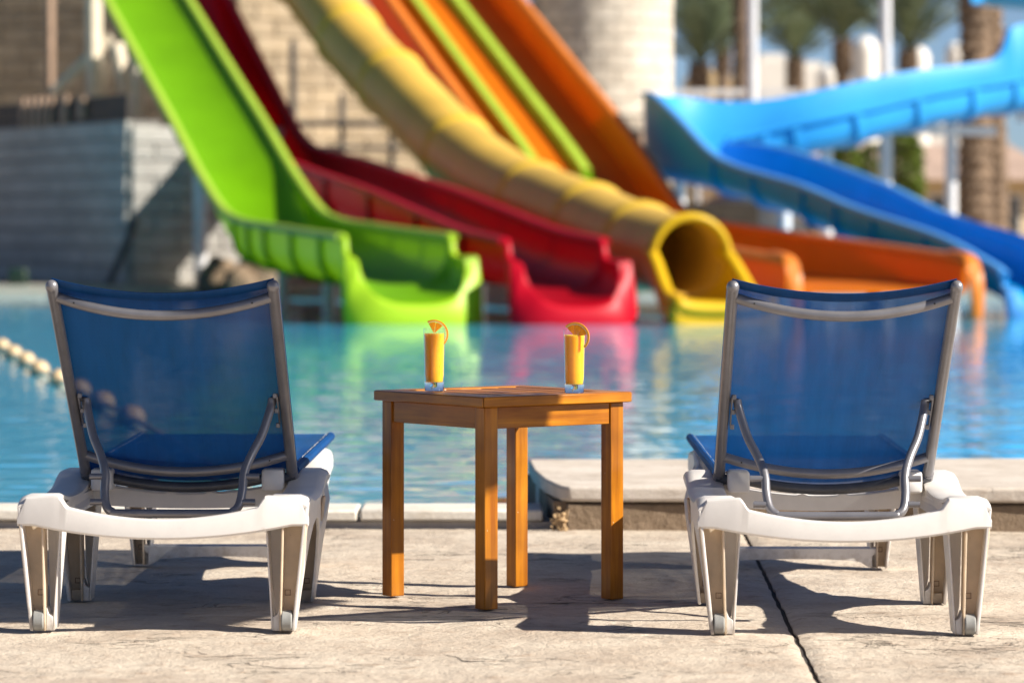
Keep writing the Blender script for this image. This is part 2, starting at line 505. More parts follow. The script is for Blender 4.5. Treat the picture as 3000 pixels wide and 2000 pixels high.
def add_dirt(m, colr, thr, scale, low=0.09):
    """specks everywhere and grime near the feet"""
    t = m.node_tree; N = t.nodes.new
    p = [n for n in t.nodes if n.type == 'BSDF_PRINCIPLED'][0]
    src = p.inputs['Base Color'].links[0].from_socket
    tc = N('ShaderNodeTexCoord')
    n1 = N('ShaderNodeTexNoise'); n1.inputs['Scale'].default_value = scale; n1.inputs['Detail'].default_value = 3
    n2 = N('ShaderNodeTexNoise'); n2.inputs['Scale'].default_value = 24; n2.inputs['Detail'].default_value = 6; n2.inputs['Roughness'].default_value = 0.7
    sp = N('ShaderNodeSeparateXYZ')
    for n_ in (n1, n2): t.links.new(tc.outputs['Object'], n_.inputs['Vector'])
    t.links.new(tc.outputs['Object'], sp.inputs[0])
    a1 = N('ShaderNodeMapRange'); a1.inputs[1].default_value = thr; a1.inputs[2].default_value = thr + 0.03; a1.inputs[4].default_value = 0.55
    t.links.new(n1.outputs[0], a1.inputs[0])
    zf = N('ShaderNodeMapRange'); zf.inputs[1].default_value = 0.0; zf.inputs[2].default_value = low; zf.inputs[3].default_value = 0.25; zf.inputs[4].default_value = -0.1; zf.clamp = True
    t.links.new(sp.outputs[2], zf.inputs[0])
    ad = N('ShaderNodeMath'); ad.operation = 'ADD'
    t.links.new(n2.outputs[0], ad.inputs[0]); t.links.new(zf.outputs[0], ad.inputs[1])
    a2 = N('ShaderNodeMapRange'); a2.inputs[1].default_value = 0.56; a2.inputs[2].default_value = 0.80; a2.inputs[4].default_value = 0.6
    t.links.new(ad.outputs[0], a2.inputs[0])
    mxm = N('ShaderNodeMath'); mxm.operation = 'MAXIMUM'
    t.links.new(a1.outputs[0], mxm.inputs[0]); t.links.new(a2.outputs[0], mxm.inputs[1])
    mx = N('ShaderNodeMix'); mx.data_type = 'RGBA'
    t.links.new(mxm.outputs[0], mx.inputs[0]); t.links.new(src, mx.inputs[6]); mx.inputs[7].default_value = (*colr, 1)
    t.links.new(mx.outputs[2], p.inputs['Base Color'])
M['resin_in'] = mat('warm shaded resin', (0.8, 0.68, 0.53), 0.5, trans=0.42, var=0.14, vscale=12)  # warm shade and glow of the leg channels put into the colour
add_dirt(M['resin'], (0.30, 0.23, 0.16), 0.74, 90)
add_dirt(M['resin_in'], (0.22, 0.16, 0.10), 0.72, 90)
M['wheel'] = mat('grey rubber wheel', (0.24, 0.24, 0.23), 0.6, var=0.2, vscale=30)
M['tube'] = mat('silver painted tube', (0.22, 0.215, 0.23), 0.34, metal=0.45, var=0.1, vscale=18, bump=0.04, bscale=150, bdist=0.002)
M['tube_dark'] = mat('dark steel tube', (0.075, 0.078, 0.09), 0.42, metal=0.3, var=0.2, vscale=25)
M['hole'] = mat('dark hole', (0.01, 0.01, 0.01), 0.9)
M['fabric'] = fabric_mat('blue mesh sling', (0.004, 0.075, 0.275), 0.085, 0.30)
M['hem'] = fabric_mat('blue sling hem', (0.003, 0.065, 0.23), 0.02, 0.25)
M['thread'] = mat('pale thread', (0.55, 0.58, 0.62), 0.8)
WD, WL = (0.22, 0.062, 0.005), (0.50, 0.19, 0.010)
M['wood_x'] = wood_mat('varnished wood along x', 0, WD, WL)
M['wood_y'] = wood_mat('varnished wood along y', 1, WD, WL)
M['wood_z'] = wood_mat('varnished wood along z', 2, WD, WL)
M['glass'] = glass_mat('clear glass')
M['glass_thin'] = thin_glass_mat('thin clear glass')
M['juice'] = mat('orange juice', (0.96, 0.47, 0.02), 0.25, spec=0.3, sss=0.022, var=0.06, vscale=60)
M['flesh'] = mat('orange flesh', (0.95, 0.46, 0.012), 0.25, trans=0.5, var=0.15, vscale=220, bump=0.5, bscale=400, bdist=0.001)
M['pith'] = mat('orange pith', (0.85, 0.66, 0.25), 0.6, trans=0.2)
M['rind'] = mat('orange rind', (0.86, 0.36, 0.008), 0.35, trans=0.15, bump=0.4, bscale=700, bdist=0.0006)
M['green'] = mat('shaded lime fibreglass', (0.14, 0.33, 0.001), 0.4, spec=0.22, coat=0.0, var=0.10, vscale=1.5, trans=0.34, tcol=(0.60, 0.88, 0.01))  # interior shade put into the colour, darker than rim and lip
M['green_rim'] = mat('lit lime rim', (0.29, 0.43, 0.04), 0.4, spec=0.22, coat=0.0, var=0.08, vscale=2)  # lighter lit copy of the lime; the lane dividers share it
M['green_lip'] = mat('lit lime lip', (0.34, 0.55, 0.02), 0.4, spec=0.22, coat=0.0, var=0.08, vscale=2, trans=0.15)  # sunlit tone of the same lime for the front plate
M['red_rim'] = mat('lit red rim', (0.55, 0.004, 0.02), 0.4, spec=0.22, coat=0.0, var=0.08, vscale=2, trans=0.3)  # lit copy of the red, brighter than the chute
M['orange_rim'] = mat('sky glossed orange rim', (0.58, 0.17, 0.025), 0.4, spec=0.22, coat=0.0, var=0.08, vscale=2)  # the orange again, paled in the colour for sky gloss on rims
M['blue_rim'] = mat('sky glossed blue rim', (0.08, 0.30, 0.68), 0.4, spec=0.22, coat=0.0, var=0.08, vscale=2)  # sky gloss put into a paler copy of the blue
M['yellow_ring'] = mat('golden joint gelcoat', (0.60, 0.39, 0.045), 0.4, spec=0.22, var=0.1, vscale=1.5)
M['red'] = mat('shaded red fibreglass', (0.36, 0.001, 0.008), 0.4, spec=0.22, coat=0.0, var=0.10, vscale=1.5, trans=0.4, tcol=(0.55, 0.0, 0.01))  # chute's shade painted in as a deeper red than its rim
M['yellow'] = mat('yellow fibreglass', (0.6, 0.37, 0.01), 0.4, spec=0.22, coat=0.0, var=0.10, vscale=1.5, trans=0.08)
M['yellow_pale'] = mat('sun bleached yellow tube', (0.66, 0.42, 0.075), 0.4, spec=0.22, coat=0.0, var=0.12, vscale=1.2, trans=0.08)
M['orange'] = mat('orange fibreglass', (0.7, 0.18, 0.004), 0.4, spec=0.22, coat=0.0, var=0.10, vscale=1.5, trans=0.4, tcol=(0.70, 0.14, 0.0))
M['orange_wall'] = mat('deep orange fibreglass', (0.55, 0.1, 0.003), 0.4, spec=0.22, coat=0.0, var=0.10, vscale=1.5, trans=0.05)
M['blue'] = mat('blue fibreglass', (0.0, 0.27, 0.64), 0.4, spec=0.1, coat=0.0, var=0.08, vscale=1.5, trans=0.04)  # lower chute's shade is in this deeper tone of the one blue
M['blue_lit'] = mat('sunlit blue fibreglass', (0.035, 0.34, 0.74), 0.4, spec=0.22, coat=0.0, var=0.08, vscale=1.5, trans=0.10)  # same paint as the lower chute, sunlit tone put into the colour
M['steel'] = mat('white painted steel', (0.62, 0.62, 0.64), 0.45, var=0.08, vscale=3)
M['steel_dark'] = mat('dark painted steel', (0.055, 0.05, 0.048), 0.5)
M['timber'] = mat('pale timber', (0.62, 0.54, 0.42), 0.8, var=0.15, vscale=8)
M['timber_dark'] = mat('dark timber', (0.045, 0.035, 0.032), 0.8, var=0.25, vscale=8)
M['timber_mid'] = mat('brown timber', (0.30, 0.20, 0.14), 0.8, var=0.25, vscale=8)
M['float'] = mat('cream float', (0.56, 0.4, 0.22), 0.45, var=0.12, vscale=12)
M['rope'] = mat('pale rope', (0.5, 0.42, 0.3), 0.9, bump=0.5, bscale=90)
M['bark'] = mat('palm bark', (0.17, 0.115, 0.075), 0.95, var=0.4, vscale=9, bump=1.0, bscale=14, bdist=0.06)
M['frond'] = mat('palm frond', (0.15, 0.19, 0.1), 0.5, trans=0.3, var=0.2, vscale=2, objvar=0.35)
M['topiary'] = mat('clipped hedge leaves', (0.12, 0.17, 0.02), 0.55, trans=0.3, var=0.35, vscale=6)
M['bin'] = mat('dark green plastic', (0.008, 0.025, 0.014), 0.5)
M['twig'] = mat('brown twigs', (0.12, 0.075, 0.045), 0.9)
M['dome'] = mat('white plaster', (0.72, 0.68, 0.62), 0.8, var=0.06, vscale=0.5)
M['ochre'] = mat('ochre plaster', (0.56, 0.42, 0.24), 0.85, var=0.1, vscale=0.6)
M['roof'] = mat('pinkish roof tile', (0.36, 0.26, 0.21), 0.9, var=0.15, vscale=2)
M['pane'] = mat('dark window pane', (0.03, 0.035, 0.04), 0.1)
M['weed'] = mat('dry weed', (0.48, 0.33, 0.18), 0.9, var=0.2, vscale=30)
M['canvas'] = fabric_mat('cream shade cloth', (0.66, 0.6, 0.5), 0.15, 0.35)
M['water'] = water_mat()

# ------------------------------------------------------------------ setting: ground, pool, deck
POOL_Y0, POOL_Y1, POOL_X = 11.30, 45.6, 34.0
def ring_sheet(name, z, ox, oy0, oy1, m):
    """one sheet with the pool's opening cut out"""
    b = MB()
    xs = [-ox, -POOL_X, POOL_X, ox]; ys = [oy0, POOL_Y0, POOL_Y1, oy1]
    P = [(x, y, z) for y in ys for x in xs]
    F = [(j * 4 + i, j * 4 + i + 1, (j + 1) * 4 + i + 1, (j + 1) * 4 + i) for j in range(3) for i in range(3) if not (i == 1 and j == 1)]
    b.add(P, F)
    return tag(b.build(name, m, smooth=False), kind='structure')
ring_sheet('ground', -0.05, 1500, -1500, 1500, M['sand'])

def water_sheet():
    rng = np.random.default_rng(11)
    x0, x1, y0, y1 = -10.0, 10.0, POOL_Y0 - 0.05, POOL_Y1
    nx, ny = 480, 1100
    xs = np.linspace(x0, x1, nx)
    ys = y0 + (y1 - y0) * np.linspace(0, 1, ny) ** 1.25
    X, Y = np.meshgrid(xs, ys)
    Z = np.zeros_like(X)
    for i in range(70):
        lam = 0.10 * (6 ** rng.random())
        k = 2 * math.pi / lam
        th = rng.normal(0.6, 1.0)
        amp = 0.0040 / k * (1.0 if lam < 0.5 else 0.6)
        Z += amp * np.sin(k * (X * math.sin(th) + Y * math.cos(th)) + rng.random() * 6.28)
    fade = np.clip(np.minimum(X - x0, x1 - X) / 0.5, 0, 1)
    Z *= fade
    P = np.stack([X.ravel(), Y.ravel(), Z.ravel()], 1)
    idx = np.arange(nx * ny).reshape(ny, nx)
    q = np.stack([idx[:-1, :-1].ravel(), idx[:-1, 1:].ravel(), idx[1:, 1:].ravel(), idx[1:, :-1].ravel()], 1)
    extra = np.array([(-POOL_X, y0, 0), (x0, y0, 0), (x0, y1, 0), (-POOL_X, y1, 0), (x1, y0, 0), (POOL_X, y0, 0), (POOL_X, y1, 0), (x1, y1, 0)], float)
    n0 = len(P)
    P = np.vstack([P, extra])
    q = np.vstack([q, [[n0, n0 + 1, n0 + 2, n0 + 3], [n0 + 4, n0 + 5, n0 + 6, n0 + 7]]])
    me = bpy.data.meshes.new('pool_water')
    me.vertices.add(len(P)); me.vertices.foreach_set('co', P.ravel())
    me.loops.add(q.size); me.loops.foreach_set('vertex_index', q.ravel().astype(np.int32))
    me.polygons.add(len(q)); me.polygons.foreach_set('loop_start', np.arange(0, q.size, 4, dtype=np.int32))
    me.update(calc_edges=True)
    me.materials.append(M['water']); me.shade_smooth()
    o = place('pool_water', me)
    tag(o, kind='structure')
water_sheet()

deck = MB().add([(-30, -6, -0.014), (30, -6, -0.014), (30, 11.12, -0.014), (-30, 11.12, -0.014)], [(0, 1, 2, 3)]).build('pool_deck', M['joint'], smooth=False)
tag(deck, kind='structure')
def jx(y):                                   # the wandering joint
    return 0.655 + (y - 8.2) * 0.022 + 0.010 * noise.noise((y * 1.7, 3, 0)) + 0.004 * noise.noise((y * 9, 8, 0))
def jy(x):
    return 8.64 + 0.006 * noise.noise((x * 2.5, 1, 5)) + 0.002 * noise.noise((x * 14, 1, 9))
def deck_z(x, y):
    p = Vector((x, y, 0))
    z = 0.005 * noise.noise(p * 1.6) + 0.0036 * noise.noise(Vector((x * 3.5, y * 6, 2))) + 0.0022 * noise.noise(Vector((x * 9, y * 20, 4))) + 0.0012 * noise.noise(Vector((x * 22, y * 30, 7)))
    return z - 0.002
def slab(xa, xb, ya, yb, nx, ny, e=0.006):
    b = MB()
    P = []
    for j in range(ny + 1):
        for i in range(nx + 1):
            u, v = i / nx, j / ny
            y_ = None
            x_a = xa if not callable(xa) else None
            yy = (ya(0) if callable(ya) else ya) * (1 - v) + (yb(0) if callable(yb) else yb) * v
            XA = xa(yy) + e if callable(xa) else xa
            XB = xb(yy) - e if callable(xb) else xb
            x = XA + (XB - XA) * u
            YA = ya(x) + 0.0022 if callable(ya) else ya
            YB = yb(x) - 0.0022 if callable(yb) else yb
            y = YA + (YB - YA) * v
            z = deck_z(x, y)
            if callable(xa) and u * (XB - XA) < 0.03: z -= 0.006 * (1 - u * (XB - XA) / 0.03) ** 2
            if callable(xb) and (1 - u) * (XB - XA) < 0.03: z -= 0.006 * (1 - (1 - u) * (XB - XA) / 0.03) ** 2
            P.append((x, y, z))
    n = nx + 1
    F = [(j * n + i, j * n + i + 1, (j + 1) * n + i + 1, (j + 1) * n + i) for j in range(ny) for i in range(nx)]
    m0 = len(P)
    edge = [i for i in range(nx + 1)] + [j * n + nx for j in range(1, ny + 1)] + [ny * n + i for i in range(nx - 1, -1, -1)] + [j * n for j in range(ny - 1, 0, -1)]
    P += [(P[k][0], P[k][1], -0.013) for k in edge]
    L = len(edge)
    F += [(edge[k], m0 + k, m0 + (k + 1) % L, edge[(k + 1) % L]) for k in range(L)]
    b.add(P, F)
    return b.build('slab', M['deck'], deck, angle=50)
slab(-2.4, jx, 6.9, jy, 180, 110)
slab(-2.4, jx, jy, 11.1, 180, 130)
slab(jx, 2.6, 6.9, jy, 110, 110)
slab(jx, 2.6, jy, 11.1, 110, 130)
slab(-9.0, -2.41, 6.9, 11.1, 12, 10); slab(2.61, 9.0, 6.9, 11.1, 12, 10)
slab(-9.0, -0.01, 0.5, 6.89, 14, 10); slab(0.01, 9.0, 0.5, 6.89, 14, 10)
# two cracks in the concrete (thin chips of dark filler lying in the surface)
def crack(pts, wd):
    b = MB()
    P = []
    for i, (x, y) in enumerate(pts):
        ww = wd * (0.3 + 0.7 * math.sin(math.pi * (i + 0.4) / (len(pts) + 0.2)))
        P += [(x, y - ww, deck_z(x, y) + 0.0012), (x, y + ww, deck_z(x, y) + 0.0012)]
    b.add(P, [(2 * i, 2 * i + 2, 2 * i + 3, 2 * i + 1) for i in range(len(pts) - 1)])
    return b.build('crack', M['joint'], deck, smooth=False)
crack([(-0.150, 7.90), (-0.128, 7.86), (-0.118, 7.83), (-0.108, 7.79), (-0.09, 7.775), (-0.06, 7.77)], 0.005)
crack([(-0.70, 7.95), (-0.69, 7.92), (-0.675, 7.905), (-0.68, 7.88)], 0.004)
crack([(0.05, 8.95), (0.10, 8.94), (0.16, 8.945), (0.23, 8.925)], 0.004)
crack([(-0.35, 10.1), (-0.30, 10.09), (-0.22, 10.11)], 0.006)
crack([(0.86, 7.98), (0.88, 7.94), (0.885, 7.91)], 0.003)

# pool coping on the left, with separate stones
cop = MB().box((-6.2, 11.235, -0.02), (13.0, 0.21, 0.078)).build('pool_coping', M['ledge'], smooth=False)
tag(cop, 'low pale stone pool edge running left of the raised ledge', 'pool edge')
x = 0.1; k = 0
while x > -12:
    L = random.uniform(0.52, 0.7)
    b = MB().box((x - L / 2, 11.25, 0.041 + random.uniform(-0.002, 0.002)), (L - 0.008, 0.27, 0.036))
    b.build('coping_stone', M['coping'], cop, bevel=0.008)
    x -= L
tag(MB().box((0, 11.40, -0.4), (2 * POOL_X, 0.06, 0.8)).build('pool_wall', M['coping'], smooth=False), kind='structure')
# raised ledge on the right
led = empty('stone_ledge', (0.1, 11.05, 0))
tag(led, 'raised stone ledge with overhanging grey slabs behind the right lounger', 'stone ledge')
def led_y(x): return 0.0 - 0.035 * x
MB().prism([(0.03, 0.03), (9.0, -0.29), (9.0, 1.5), (-0.05, 1.26)], -0.02, 0.086, 'z').build('wall_core', M['brownstone'], led, smooth=False)
xs = [0.06, 0.62, 1.25, 1.9, 2.6, 3.4, 4.2, 5.1, 6.0, 7, 8]
for a, c in zip(xs[:-1], xs[1:]):
    y_ = 0.018 - 0.035 * (a + c) / 2
    o = MB().box(((a + c) / 2, y_ + 0.02, 0.036), (c - a - 0.014, 0.06 + random.uniform(-.008, .008), 0.092)).build('face_stone', M['brownstone'], led, bevel=0.008)
seg = [0.0, 2.1, 3.0, 3.9, 5.4, 7.2, 9.0]
for i, (a, c) in enumerate(zip(seg[:-1], seg[1:])):
    if i == 0:
        poly = [(0.075, -0.012), (0.05, 0.02), (0.032, 0.11), (0.0, 0.35), (-0.03, 0.75), (-0.045, 1.26), (c - .004, 1.22 + 0.05 * c), (c - .004, led_y(c) - 0.012)]
    else:
        poly = [(a + .004, led_y(a) - 0.012), (a + .004, 1.22 + 0.05 * a), (c - .004, 1.22 + 0.05 * c), (c - .004, led_y(c) - 0.012)]
    MB().prism(poly, 0.089, 0.136, 'z').build('ledge_slab', M['ledge'], led, bevel=0.01, seg=3)
MB().prism([(0.055, 0.05), (0.02, 0.35), (-0.02, 0.75), (-0.03, 1.24), (0.03, 1.24), (0.09, 0.05)], -0.3, 0.088, 'z').build('side_wall', M['ledge'], led, smooth=False)
# dry weed in the corner of the ledge
b = MB()
for i in range(46):
    a = random.uniform(0, 6.28); r = random.uniform(0, 0.03); z = random.uniform(0, 0.075)
    s = random.uniform(0.006, 0.013)
    Mx = Matrix.Rotation(random.uniform(0, 3), 3, 'X') @ Matrix.Rotation(random.uniform(0, 3), 3, 'Z')
    b.box((0.145 + r * math.cos(a), 11.0 + r * math.sin(a) * 0.5, z * (1 - r / 0.06)), (s, s * 0.7, s * 0.4), Mx)
for i in range(6):
    b.tube([(0.14 + 0.004 * i, 11.0, 0), (0.135 + 0.008 * i, 10.995, 0.05 + 0.004 * i)], 0.0015, 5)
tag(b.build('dry_weed', M['weed']), 'small dry brown weed growing at the corner of the raised stone ledge', 'weed')

# far terrace
tag(MB().box((0, 60.6, 0.0), (80, 30, 0.30)).build('terrace', M['terrace'], smooth=False), kind='structure')

# ------------------------------------------------------------------ sun lounger
def make_lounger():
    root = empty('sun_lounger')
    res, rin = M['resin'], M['resin_in']
    # rear bar, loft along x
    def ztop(x):
        a = abs(x)
        mid = 0.262 + 0.026 * (a / 0.215) ** 2
        if a < 0.218: return mid
        if a < 0.242:
            t = (a - 0.218) / 0.024; t = t * t * (3 - 2 * t)
            return (0.262 + 0.026 * (0.218 / 0.215) ** 2) * (1 - t) + 0.3165 * t
        if a < 0.318: return 0.3165 - 0.006 * (a - 0.242) / 0.076
        return 0.3105 - 0.045 * (a - 0.318) / 0.02
    def zbot(x):
        a = abs(x)
        return 0.216 + 0.030 * min(1, (a / 0.30)) ** 2
    b = MB(); secs = []
    for i in range(97):
        x = -0.338 + 0.676 * i / 96
        y0 = -0.028 * (1 - (x / 0.338) ** 2)
        zt, zb = ztop(x), zbot(x)
        zb = min(zb, zt - 0.02)
        secs.append([(x, y0 + 0.004, zb), (x, y0, zb + 0.005), (x, y0 + 0.0005, zt - 0.005), (x, y0 + 0.0025, zt - 0.001), (x, y0 + 0.006, zt), (x, y0 + 0.034, zt), (x, y0 + 0.042, zt - 0.006), (x, y0 + 0.044, zb + 0.004), (x, y0 + 0.040, zb)])
    b.loft(secs).build('rear_bar', res, root, angle=27)
    # side rails: top plate + inner wall
    for s in (-1, 1):
        pr = [(0.0, 0.300), (0.04, 0.3135), (0.12, 0.313), (0.25, 0.298), (0.45, 0.294), (0.58, 0.303), (0.68, 0.326), (0.78, 0.328), (0.88, 0.312), (1.2, 0.300), (1.5, 0.305), (1.6, 0.322), (1.7, 0.322), (1.9, 0.305), (1.95, 0.285)]
        secs = []
        for (y, z, ) in spline(pr, 4):
            zb = z - 0.012
            secs.append([(s * 0.248, y, zb), (s * 0.248, y, z - 0.004), (s * 0.256, y, z), (s * 0.318, y, z), (s * 0.334, y, z - 0.006), (s * 0.338, y, zb)])
        MB().loft(secs).build('rail_top', res, root, angle=50)
        MB().prism([(0.04, 0.245), (1.93, 0.25), (1.93, 0.28), (0.8, 0.29), (0.05, 0.284)], s * 0.25, s * 0.258).build('rail_wall', res, root, smooth=False)
        # outer side panel with arches
        poly = [(0.0, 0.002), (0.058, 0.002), (0.072, 0.07), (0.105, 0.13), (0.16, 0.19), (0.24, 0.226), (0.34, 0.238), (0.44, 0.226), (0.54, 0.185), (0.60, 0.13), (0.638, 0.07), (0.652, 0.002),
                (0.730, 0.002), (0.745, 0.08), (0.772, 0.15), (0.83, 0.205), (0.95, 0.235), (1.2, 0.245), (1.42, 0.235), (1.52, 0.19), (1.57, 0.1), (1.585, 0.002), (1.665, 0.002), (1.69, 0.1), (1.74, 0.19), (1.84, 0.235), (1.95, 0.25),
                (1.95, 0.274), (1.9, 0.294), (1.7, 0.311), (1.6, 0.311), (1.5, 0.294), (1.2, 0.289), (0.88, 0.301), (0.78, 0.317), (0.68, 0.315), (0.58, 0.292), (0.45, 0.283), (0.25, 0.287), (0.12, 0.302), (0.0, 0.292)]
        # the panel leans in towards the feet
        P = []
        for xo in (0.330, 0.338):
            for (y, z) in poly:
                P.append((s * (xo - 0.030 * max(0, (0.25 - z) / 0.25)), y, z))
        n = len(poly)
        F = [(i, (i + 1) % n, n + (i + 1) % n, n + i) for i in range(n)] + [tuple(range(n)), tuple(range(2 * n - 1, n - 1, -1))]
        MB().add(P, F).build('side_panel', res, root, bevel=0.0025, angle=40)
        # legs: channels open to the rear, with a gusset plate and its slanting rib
        for (ly, ztp, foot) in ((0.0, 0.252, 0), (0.655, 0.262, 1), (1.588, 0.262, 2)):
            leg = MB()
            secs = []
            for k in range(9):
                t = k / 8; z = 0.002 + (ztp - 0.002) * t
                xo = 0.3055 + 0.029 * t ** 0.8; xi = 0.2715 + 0.006 * t; d = 0.052 + 0.012 * t; wl = 0.0045
                yy = ly + 0.002 * (1 - t)
                secs.append([(s * xo, yy, z), (s * xo, yy + d, z), (s * xi, yy + d, z), (s * xi, yy, z), (s * (xi + wl), yy, z), (s * (xi + wl), yy + d - 0.012, z), (s * (xo - wl), yy + d - 0.012, z), (s * (xo - wl), yy, z)])
            leg.loft(secs)
            lo = leg.build('leg', rin, root, bevel=0.0012, seg=1, angle=40)
            g = MB()
            yg = ly + 0.085
            # gusset with a slanted inner rib wall and floor
            g.prism([(s * 0.268, 0.03), (s * 0.256, 0.035), (s * 0.240, 0.252), (s * 0.279, 0.252), (s * 0.2735, 0.06)], yg, yg + 0.005, 'y')
            g.add([(s * 0.253, ly + 0.012, 0.002), (s * 0.2375, ly + 0.02, 0.252), (s * 0.2375, ly + 0.13, 0.252), (s * 0.253, ly + 0.085, 0.002),
                   (s * 0.257, ly + 0.012, 0.002), (s * 0.2415, ly + 0.02, 0.252), (s * 0.2415, ly + 0.13, 0.252), (s * 0.257, ly + 0.085, 0.002)],
                  [(0, 1, 2, 3), (7, 6, 5, 4), (0, 4, 5, 1), (1, 5, 6, 2), (2, 6, 7, 3), (3, 7, 4, 0)])
            g.prism([(s * 0.257, 0.002), (s * 0.2713, 0.002), (s * 0.2713, 0.055), (s * 0.266, 0.040), (s * 0.2565, 0.034)], ly + 0.012, ly + 0.06, 'y')
            g.build('gusset', res, lo, bevel=0.001, seg=1)
            # moulded square mark near the foot
            q = MB(); zc = 0.088 if foot == 0 else 0.05
            xc, yc = s * 0.2885, ly + 0.0405
            for (dx, dz, wx, wz) in ((-.006, 0, .0016, .0135), (.006, 0, .0016, .0135), (0, .006, .0135, .0016), (0, -.006, .0135, .0016)):
                q.box((xc + dx, yc, zc + dz), (wx, 0.003, wz))
            q.build('square_mark', M['timber_mid'], lo, smooth=False)
            if foot == 0:
                wh = MB().lathe([(0.004, -0.0125), (0.022, -0.0125), (0.0245, -0.010), (0.0245, 0.010), (0.022, 0.0125), (0.004, 0.0125)], 24, (s * 0.2888, ly + 0.018, 0.0252), axis='x')
                wh.build('wheel', M['wheel'], lo)
                MB().tube([(s * 0.273, ly + 0.018, 0.0252), (s * 0.304, ly + 0.018, 0.0252)], 0.005, 8).build('axle', M['tube_dark'], lo)
            elif foot == 1:
                MB().box((s * 0.2888, ly + 0.028, 0.016), (0.026, 0.022, 0.026)).build('foot_pad', rin, lo, bevel=0.002)
    # the frame narrows towards the foot end
    def taper(o):
        if o.type == 'MESH' and o.name.split('.')[0] in ('leg', 'gusset', 'square_mark', 'side_panel', 'rail_top', 'rail_wall', 'foot_pad'):
            for v in o.data.vertices:
                t = min(1, max(0, (v.co.y - 0.80) / 0.75)); t = t * t * (3 - 2 * t)
                v.co.x *= 1 - 0.175 * t
        for ch in o.children: taper(ch)
    taper(root)
    # foot stretcher near the ground
    b = MB(); secs = []
    for i in range(21):
        x = -0.225 + 0.45 * i / 20
        zb = 0.014 + 0.012 * math.sqrt(max(0, 1 - (x / 0.19) ** 2)) if abs(x) < 0.19 else 0.004
        secs.append([(x, 1.60, zb), (x, 1.60, 0.054), (x, 1.606, 0.058), (x, 1.63, 0.058), (x, 1.63, zb)])
    b.loft(secs).build('stretcher', res, root, angle=40)
    # head cross beam below the hinge
    b = MB(); secs = []
    for i in range(31):
        x = -0.25 + 0.5 * i / 30
        a = abs(x)
        zt = 0.274 + 0.03 * (a / 0.25) ** 2
        if 0.035 < a < 0.055: zt += 0.006
        zb = 0.236 + 0.01 * (a / 0.25) ** 2
        secs.append([(x, 0.638, zb), (x, 0.638, zt - 0.004), (x, 0.642, zt), (x, 0.668, zt), (x, 0.668, zb)])
    b.loft(secs).build('cross_beam', res, root, angle=40)
    for s in (-1, 1):
        sk = MB()
        secs = []
        for (y, sc) in ((0.56, 0.85), (0.565, 1), (0.64, 1.0), (0.645, .9)):
            hx, hz = 0.027 * sc, 0.028 * sc
            secs.append([(s * 0.212 + hx * math.copysign(abs(math.cos(a)) ** 0.3, math.cos(a)), y, 0.312 + hz * math.copysign(abs(math.sin(a)) ** 0.3, math.sin(a))) for a in [2 * math.pi * j / 20 for j in range(20)]])
        sk.loft(secs).build('hinge_socket', res, root, angle=60)
        MB().tube([(s * 0.235, 0.61, 0.314), (s * 0.262, 0.615, 0.322)], 0.012, 10).build('hinge_pin', M['tube_dark'], root)
    # bowed dark tubes and seat sling
    for (y, ze, zm, r) in ((0.595, 0.322, 0.292, 0.0128), (0.67, 0.346, 0.316, 0.0128), (0.75, 0.340, 0.316, 0.011)):
        pts = [(-0.22 + 0.44 * i / 16, y, zm + (ze - zm) * ((i - 8) / 8) ** 2) for i in range(17)]
        MB().tube(pts, r, 12).build('seat_cross_tube', M['tube_dark'], root)
    for s in (-1, 1):
        MB().tube([(s * 0.252, 0.65, 0.322), (s * 0.254, 1.1, 0.324), (s * 0.256, 1.6, 0.322), (s * 0.256, 1.94, 0.314)], 0.010, 10).build('seat_side_tube', M['tube_dark'], root)
    b = MB(); nx, ny = 16, 20; P = []
    for j in range(ny + 1):
        for i in range(nx + 1):
            u = i / nx * 2 - 1; v = j / ny
            P.append((u * (0.263 + 0.008 * v), 0.63 + 1.33 * v, 0.336 + 0.008 * v - 0.014 * (1 - u * u) * math.sin(math.pi * min(1, max(0, v))) ** 0.5))
    b.add(P, [(j * (nx + 1) + i, j * (nx + 1) + i + 1, (j + 1) * (nx + 1) + i + 1, (j + 1) * (nx + 1) + i) for j in range(ny) for i in range(nx)])
    st = b.build('seat_sling', M['fabric'], root, angle=80)
    for s in (-1, 1):
        MB().tube([(s * 0.2625, 0.635, 0.331), (s * 0.267, 1.2, 0.334), (s * 0.272, 1.95, 0.338)], 0.0125, 8).build('hem', M['hem'], st)
        q = MB()
        for i in range(90):
            if random.random() < 0.25: continue
            y = 0.66 + 1.26 * i / 90
            q.box((s * (0.2570 + 0.0065 * i / 90 + random.uniform(-.0006, .0006)), y, 0.3425 + 0.0055 * i / 90), (0.0010, 0.007, 0.0012))
        tag(q.build('stitching', M['thread'], st, smooth=False), kind='stuff')
    # backrest; local axes: e along the back (up), nb towards the rear
    A = Vector((0, 0.625, 0.318)); B = Vector((0, 0.004, 0.799))
    e = (B - A).normalized(); nb = Vector((0, -e.z, e.y)); L = (B - A).length
    def bp(x, f, d=0.0):
        return Vector((x, 0, 0)) + A + e * (f * L) + nb * d
    for s in (-1, 1):
        po = MB().tube([bp(s * (0.2575), 0.0), bp(s * (0.2575), 1.0)], 0.0134, 18).build('side_post', M['tube'], root)
        bl = MB(); secs = []
        prof = [(0.0138, -0.006), (0.0146, 0.000), (0.0146, 0.005), (0.0140, 0.0095), (0.0122, 0.0138), (0.009, 0.0170), (0.0045, 0.0190), (0.0008, 0.0195)]
        X = Vector((1, 0, 0))
        for (r, h) in prof:
            c = bp(s * (0.2575), 1.0) + e * h
            secs.append([c + X * (r * math.cos(2 * math.pi * j / 18)) + nb * (r * math.sin(2 * math.pi * j / 18)) for j in range(18)])
